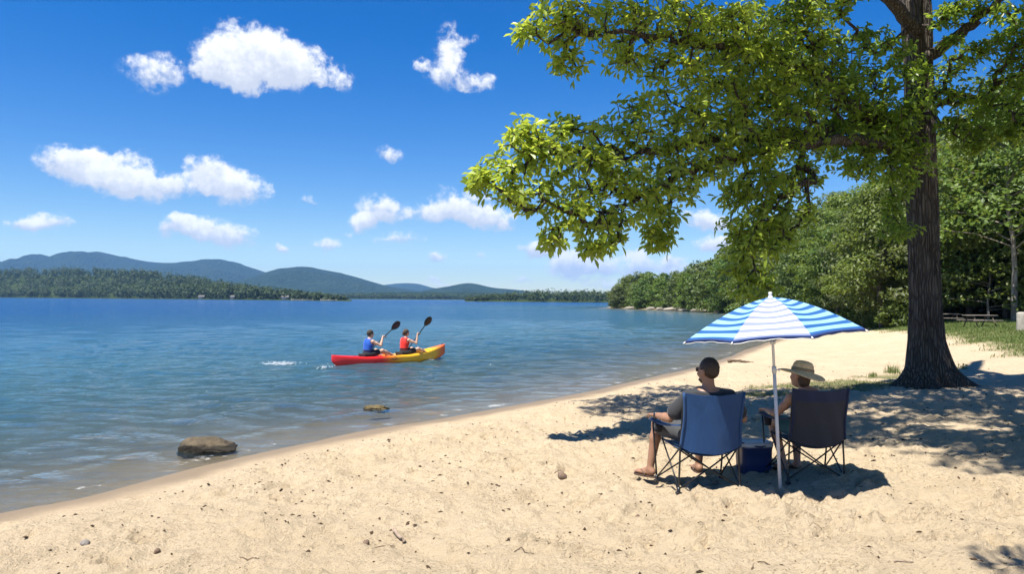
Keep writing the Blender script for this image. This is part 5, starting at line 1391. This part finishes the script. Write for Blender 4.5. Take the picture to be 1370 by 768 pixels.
# ------------------------------------------------------------------ driftwood, sticks, chips
M_drift = simple('driftwood', (.13, .095, .065), .9, .1, .25, 25, .8, 60); M_drift2 = simple('pale_driftwood', (.26, .20, .15), .9, .1, .2, 25, .8, 60)
def stick(name, label, pts, r, mat, seed=0, tw=0):
    P3 = []
    for px, py, dz in pts: g = G(px, py); P3.append(g + np.array([0, 0, dz]))
    P3 = np.array(P3); o0 = P3[0].copy(); q = catmull(P3 - o0, 5); rr = np.random.default_rng(seed); q = q + rr.normal(0, r * .25, q.shape)
    mb = MB().tube(q, r * np.linspace(1, .45, len(q)) * rr.uniform(.8, 1.2, len(q)), 8)
    for k in range(tw):
        i = rr.integers(1, len(q) - 1); v = unit(rr.normal(0, 1, 3) * np.array([1, 1, .35]) + A_(0, 0, .3)); mb.tube([q[i], q[i] + v * r * 5, q[i] + v * r * 9 + A_(0, 0, -r)], [r * .5, r * .4, r * .15], 6)
    o = mb.build(name, mat); o.location = tuple(o0); return tag(o, label, 'driftwood')
stick('driftwood', 'dark driftwood log lying by the water behind the man', [(975, 486, .05), (986, 485, .06), (998, 485.5, .04), (1008, 486, .02)], .045, M_drift, 1, 0)
stick('driftwood', 'short pale driftwood chip on the sand in the foreground', [(528, 718, .02), (535, 723, .018), (542, 729, .012)], .019, M_drift2, 2, 0)
stick('stick', 'thin dark twig lying left of the pale driftwood chip', [(500, 735, .006), (512, 731, .008), (528, 727, .008)], .0045, M_drift, 3, 2)
stick('stick', 'forked dark twig in the foreground sand below the round pebble', [(722, 722, .008), (732, 728, .012), (745, 729, .01), (738, 735, .006)], .006, M_drift, 4, 4)
stick('stick', 'curved thin twig pressed in the sand, bottom centre', [(688, 740, .006), (698, 735, .01), (703, 741, .008), (714, 742, .006)], .004, M_drift, 5, 2)
stick('stick', 'straight pale stick at the bottom right of the sand', [(1196, 753, .008), (1210, 753, .009), (1222, 754, .006)], .005, M_drift2, 6, 0)
stick('stick', 'dark bark strip at the bottom left of the sand', [(332, 752, .01), (339, 750, .014), (347, 749, .008)], .011, M_drift, 7, 1)
stick('stick', 'twig leaning on the dark brown stone left of the man', [(742, 637, .03), (750, 637, .05), (757, 641, .02)], .005, M_drift, 8, 1)
stick('stick', 'bent dark twig in the sand right of the umbrella shade front', [(1006, 758, .008), (1016, 754, .014), (1030, 757, .008)], .006, M_drift, 9, 2)
# fine beach litter: leaf bits, bark crumbs, husks
dr = np.random.default_rng(91); V = []; T = []; n = 0
def crumbs(cnt, fx):
    global n
    got = 0
    xs_ = dr.uniform(-6, 12, cnt * 12); ys_ = dr.uniform(3.8, 22, cnt * 12) ; s = sdist(xs_, ys_); pr = fx(xs_, ys_, s); ok = np.where(dr.uniform(0, 1, len(xs_)) < pr)[0][:cnt]
    x, y = xs_[ok], ys_[ok]; z = height(x, y)
    for a, b, c in zip(x, y, z):
        L = .007 + .027 * dr.uniform(0, 1)**2.6; w = L * dr.uniform(.2, .7); an = dr.uniform(0, 6.28); hgt = L * dr.uniform(.15, .5)
        u = A_(math.cos(an), math.sin(an), dr.uniform(-.3, .3)); v = A_(-math.sin(an), math.cos(an), dr.uniform(-.4, .4)); ctr = A_(a, b, c + hgt * .35)
        V.extend([ctr - u * L, ctr + v * w, ctr + u * L * dr.uniform(.6, 1), ctr - v * w * dr.uniform(.5, 1), ctr + A_(0, 0, hgt), ctr - A_(0, 0, hgt)])
        for q in ((0, 1, 4), (1, 2, 4), (2, 3, 4), (3, 0, 4), (1, 0, 5), (2, 1, 5), (3, 2, 5), (0, 3, 5)): T.append([n + k for k in q])
        n += 6
wr_ = lambda x, y, s: np.exp(-((s - 1.15 - .35 * vn(x * .5, y * .5, 3)) / .16)**2) * .9 * (vn(x * .8, y * .8, 8) > -.15) + .25 * np.exp(-((s - 2.6 - .5 * vn(x * .4, y * .4, 4)) / .3)**2) * (vn(x, y, 9) > .1)
crumbs(900, lambda x, y, s: wr_(x, y, s) * (y < 20))
crumbs(4200, lambda x, y, s: (s > .7) * (.25 + .75 * sstep(-.2, .4, fbm(x * .7, y * .7, 17, 3))) * np.clip(8 / y, 0, 1)**1.3)
crumbs(900, lambda x, y, s: (s > 2) * (x > 1.0) * (y > 7.5) * (y < 17) * .5)
M_crumb = simple('dry_litter', (.055, .036, .022), .9, .1, .3, 3)
tag(mobj('beach_litter', np.array(V), [np.array(T)], M_crumb, smooth=False), kind='stuff')

# ------------------------------------------------------------------ grass
M_gr = leafmat('grass_blades', (.07, .105, .020), (.15, .19, .050), (.22, .30, .06), .3, .6, .0)
def blades(x, y, hmin, hmax, w, seed, keep=None):
    r = np.random.default_rng(seed); n = len(x); z = height(x, y); an = r.uniform(0, 6.28, n); L = r.uniform(hmin, hmax, n); ln = r.normal(0, .35, (n, 2)) * L[:, None]
    u = np.stack([np.cos(an), np.sin(an), 0 * an], -1) * (w * r.uniform(.7, 1.3, n))[:, None]; b = np.stack([x, y, z - .01], -1)
    m_ = b + np.stack([ln[:, 0] * .35, ln[:, 1] * .35, L * .6], -1); tp = b + np.stack([ln[:, 0], ln[:, 1], L], -1)
    V = np.stack([b - u, b + u, m_ + u * .7, m_ - u * .7, tp], 1).reshape(-1, 3); o = np.arange(n)[:, None] * 5
    return V, o + np.array([[0, 1, 2, 3]]), o + np.array([[3, 2, 4]])
gr_ = np.random.default_rng(93)
x = gr_.uniform(13, 44, 150000); y = gr_.uniform(20, 48, 150000); k_ = gr_.uniform(0, 1, 150000) < grass_mask(x, y) * (1 - litter_mask(x, y, None)) * (x < y * .78); x, y = x[k_], y[k_]
V, Q, T = blades(x, y, .05, .13, .012, 94); tag(mobj('grass', V, [Q, T], M_gr, smooth=False), kind='stuff')
x = gr_.uniform(3.5, 11.5, 60000); y = gr_.uniform(11.5, 17.5, 60000); gm = grass_mask(x, y) ; k_ = gr_.uniform(0, 1, 60000) < gm * .42 * (y < 18); x, y = x[k_], y[k_]
V, Q, T = blades(x, y, .03, .085, .004, 95)
tag(mobj('grass', V, [Q, T], M_gr, smooth=False), kind='stuff')
def tuft(label, px, py, n, h, sp, seed, name='grass_tuft', leafy=False):
    p = G(px, py); r = np.random.default_rng(seed); x = r.normal(0, sp, n) + p[0]; y = r.normal(0, sp, n) + p[1]
    V, Q, T = blades(x, y, h * .4, h, .006, seed); o = mobj(name, V - p, [Q, T], M_gr, smooth=False); o.location = tuple(p)
    if leafy:
        c = np.stack([r.normal(0, sp, n // 2), r.normal(0, sp, n // 2), r.uniform(.03, h, n // 2)], -1); V, Q = diamonds(c, np.tile([0, 0, 1.], (len(c), 1)), .06, seed); mobj('leaves', V, [Q], M_fo2, o, smooth=False)
    return tag(o, label, 'plant')
tuft('wispy grass tuft at the left foot of the big trunk', 1196, 500, 130, .26, .11, 5)
tuft('small yellow green weed growing against the front of the big trunk', 1262, 514, 120, .18, .13, 6, 'weed', True)
tuft('sparse grass tuft left of the wispy tuft by the big trunk', 1168, 504, 80, .15, .06, 7)
tuft('little weed on sunny sand right of the big trunk', 1288, 493, 40, .14, .06, 8, 'weed', True)

# ------------------------------------------------------------------ picnic tables and posts on the grass
M_wood = simple('weathered_wood', (.20, .175, .145), .85, .2, .16, 14, .6, 50); M_leg = simple('dark_wood', (.08, .065, .05), .85, .2)
def picnic(label, px, py, rz, dd=0):
    p = G(px, py); o = thing('picnic_table', label, 'table', (p[0], p[1] + dd, gz(p[0], p[1] + dd)), rz, None)
    o.scale = (.7, .7, .7); b = MB()
    for k in range(5): b.box((0, -.30 + k * .15, .745), (1.85, .138, .04), None, .006)
    b.build('table_top', M_wood, o)
    for s in (-1, 1):
        b = MB()
        for k in (-1, 1): b.box((0, s * .68 + k * .07, .445), (1.85, .13, .04), None, .006)
        b.build('bench', M_wood, o)
    for s in (-1, 1):
        for q in (-1, 1):
            a = A_(s * .62, q * .22, .72); e = A_(s * .62, q * .62, .0); MB().tube([a, lerp(a, e, .5), e], .045, 4).build('leg', M_leg, o)
        MB().box((s * .66, 0, .405), (.045, 1.5, .09), None, .005).build('cross_beam', M_leg, o); MB().box((s * .66, 0, .70), (.045, .72, .07), None, .005).build('top_beam', M_leg, o)
    return o
picnic('weathered wooden picnic table with benches on grass right of the big trunk', 1311, 438.5, R(8))
picnic('second picnic table half hidden behind the big trunk in shade', 1266, 434, R(-10))
def post(label, px, py, top, w):
    p = G(px, py); h = P(px, top, p[1])[2] - p[2]; r = w / 2 * p[1] / 1000
    rows = [(0, -.3), (r * 1.08, -.3), (r * 1.05, .05), (r, h * .5), (r * .97, h * .93), (r * .90, h * .985), (r * .6, h + .01), (0, h + .02)]
    n = 18; Gd = np.stack([np.stack([rr * np.cos(np.arange(n) * 2 * np.pi / n) * (1 + .05 * np.sin(np.arange(n) * 3 + z * 4)), rr * np.sin(np.arange(n) * 2 * np.pi / n), np.full(n, z)], -1) for rr, z in rows])
    o = mirror_fix(MB().grid(Gd, close_v=True).build('post', simple('pale_weathered_post', (.30, .28, .235), .9, .15, .15, 9, .8, 40))); o.location = tuple(p); return tag(o, label, 'post')
post('thick pale weathered post standing on the grass at the right edge', 1367, 443.5, 418, 12)

# ------------------------------------------------------------------ cabins and docks far across the lake
M_cw = simple('white_clapboard', (.30, .295, .275), .8); M_cr = simple('grey_shingle', (.12, .11, .10), .9); M_dk = simple('dock_wood', (.30, .27, .23), .9)
for i, (px, w, wall) in enumerate([(270, 4.5, M_cw), (312, 3.2, M_cw), (382, 4.6, M_cw)]):
    q = left_pt(px, 6); o = thing('cabin', ['pale low boathouse at the far left shoreline, right of the wooded hump', 'small white cabin among far shore trees', 'white lake cabin with grey roof near the tip of the far wooded point', 'tiny pale cabin under trees far to the left'][i], 'house', (q[0], q[1], .5))
    MB().box((0, 0, 1.0), (w, 4, 2.0), None, 0).build('wall', wall, o)
    hw_ = w / 2 + .4; MB().add([(-hw_, -2.4, 1.95), (hw_, -2.4, 1.95), (hw_, 2.4, 1.95), (-hw_, 2.4, 1.95), (-hw_, 0, 3.1), (hw_, 0, 3.1)], Q=[(0, 1, 5, 4), (2, 3, 4, 5), (3, 2, 1, 0)], T=[(0, 4, 3), (1, 2, 5)]).build('roof', M_cr, o, False)
for i, (px, w) in enumerate([(405, 16), (440, 11)]):
    q = left_pt(px, -6); o = thing('dock', ['long pale boat dock at the tip of the far wooded point', 'short boat dock right of the long one at the far point'][i], 'dock', (q[0], q[1], 0))
    MB().box((0, 0, .7), (w, 2.5, .25)).build('deck', M_dk, o)
    for s in (-1, 0, 1): MB().tube([(s * w * .45, -1, -1), (s * w * .45, -1, 1.3)], .15, 6).build('pile', M_dk, o)

# ------------------------------------------------------------------ splashes behind the kayak
M_spl = simple('white_water', (.55, .58, .60), .25, .5, .05)
def splash(label, px, py, lx, ly, n, seed):
    p = W(px, py, 0); r = np.random.default_rng(seed); mb = MB()
    for k in range(n):
        x, y = r.normal(0, lx), r.normal(0, ly); h = max(.0, r.normal(.03, .03)); s = r.uniform(.006, .026) * (1 if h < .05 else .5)
        mb.ico((x, y, h), (s * r.uniform(.8, 2.2), s, s * r.uniform(.3, .6)), 1, Matrix.Rotation(r.uniform(0, 6), 3, 'Z'))
    o = mb.build('splash', M_spl); o.location = (p[0], p[1], .01); return tag(o, label, kind='stuff')
splash('white splash', 374, 488, .26, .24, 260, 3); splash('white splash', 434, 493, .12, .16, 40, 4); splash('white splash', 573, 482, .12, .05, 22, 6)
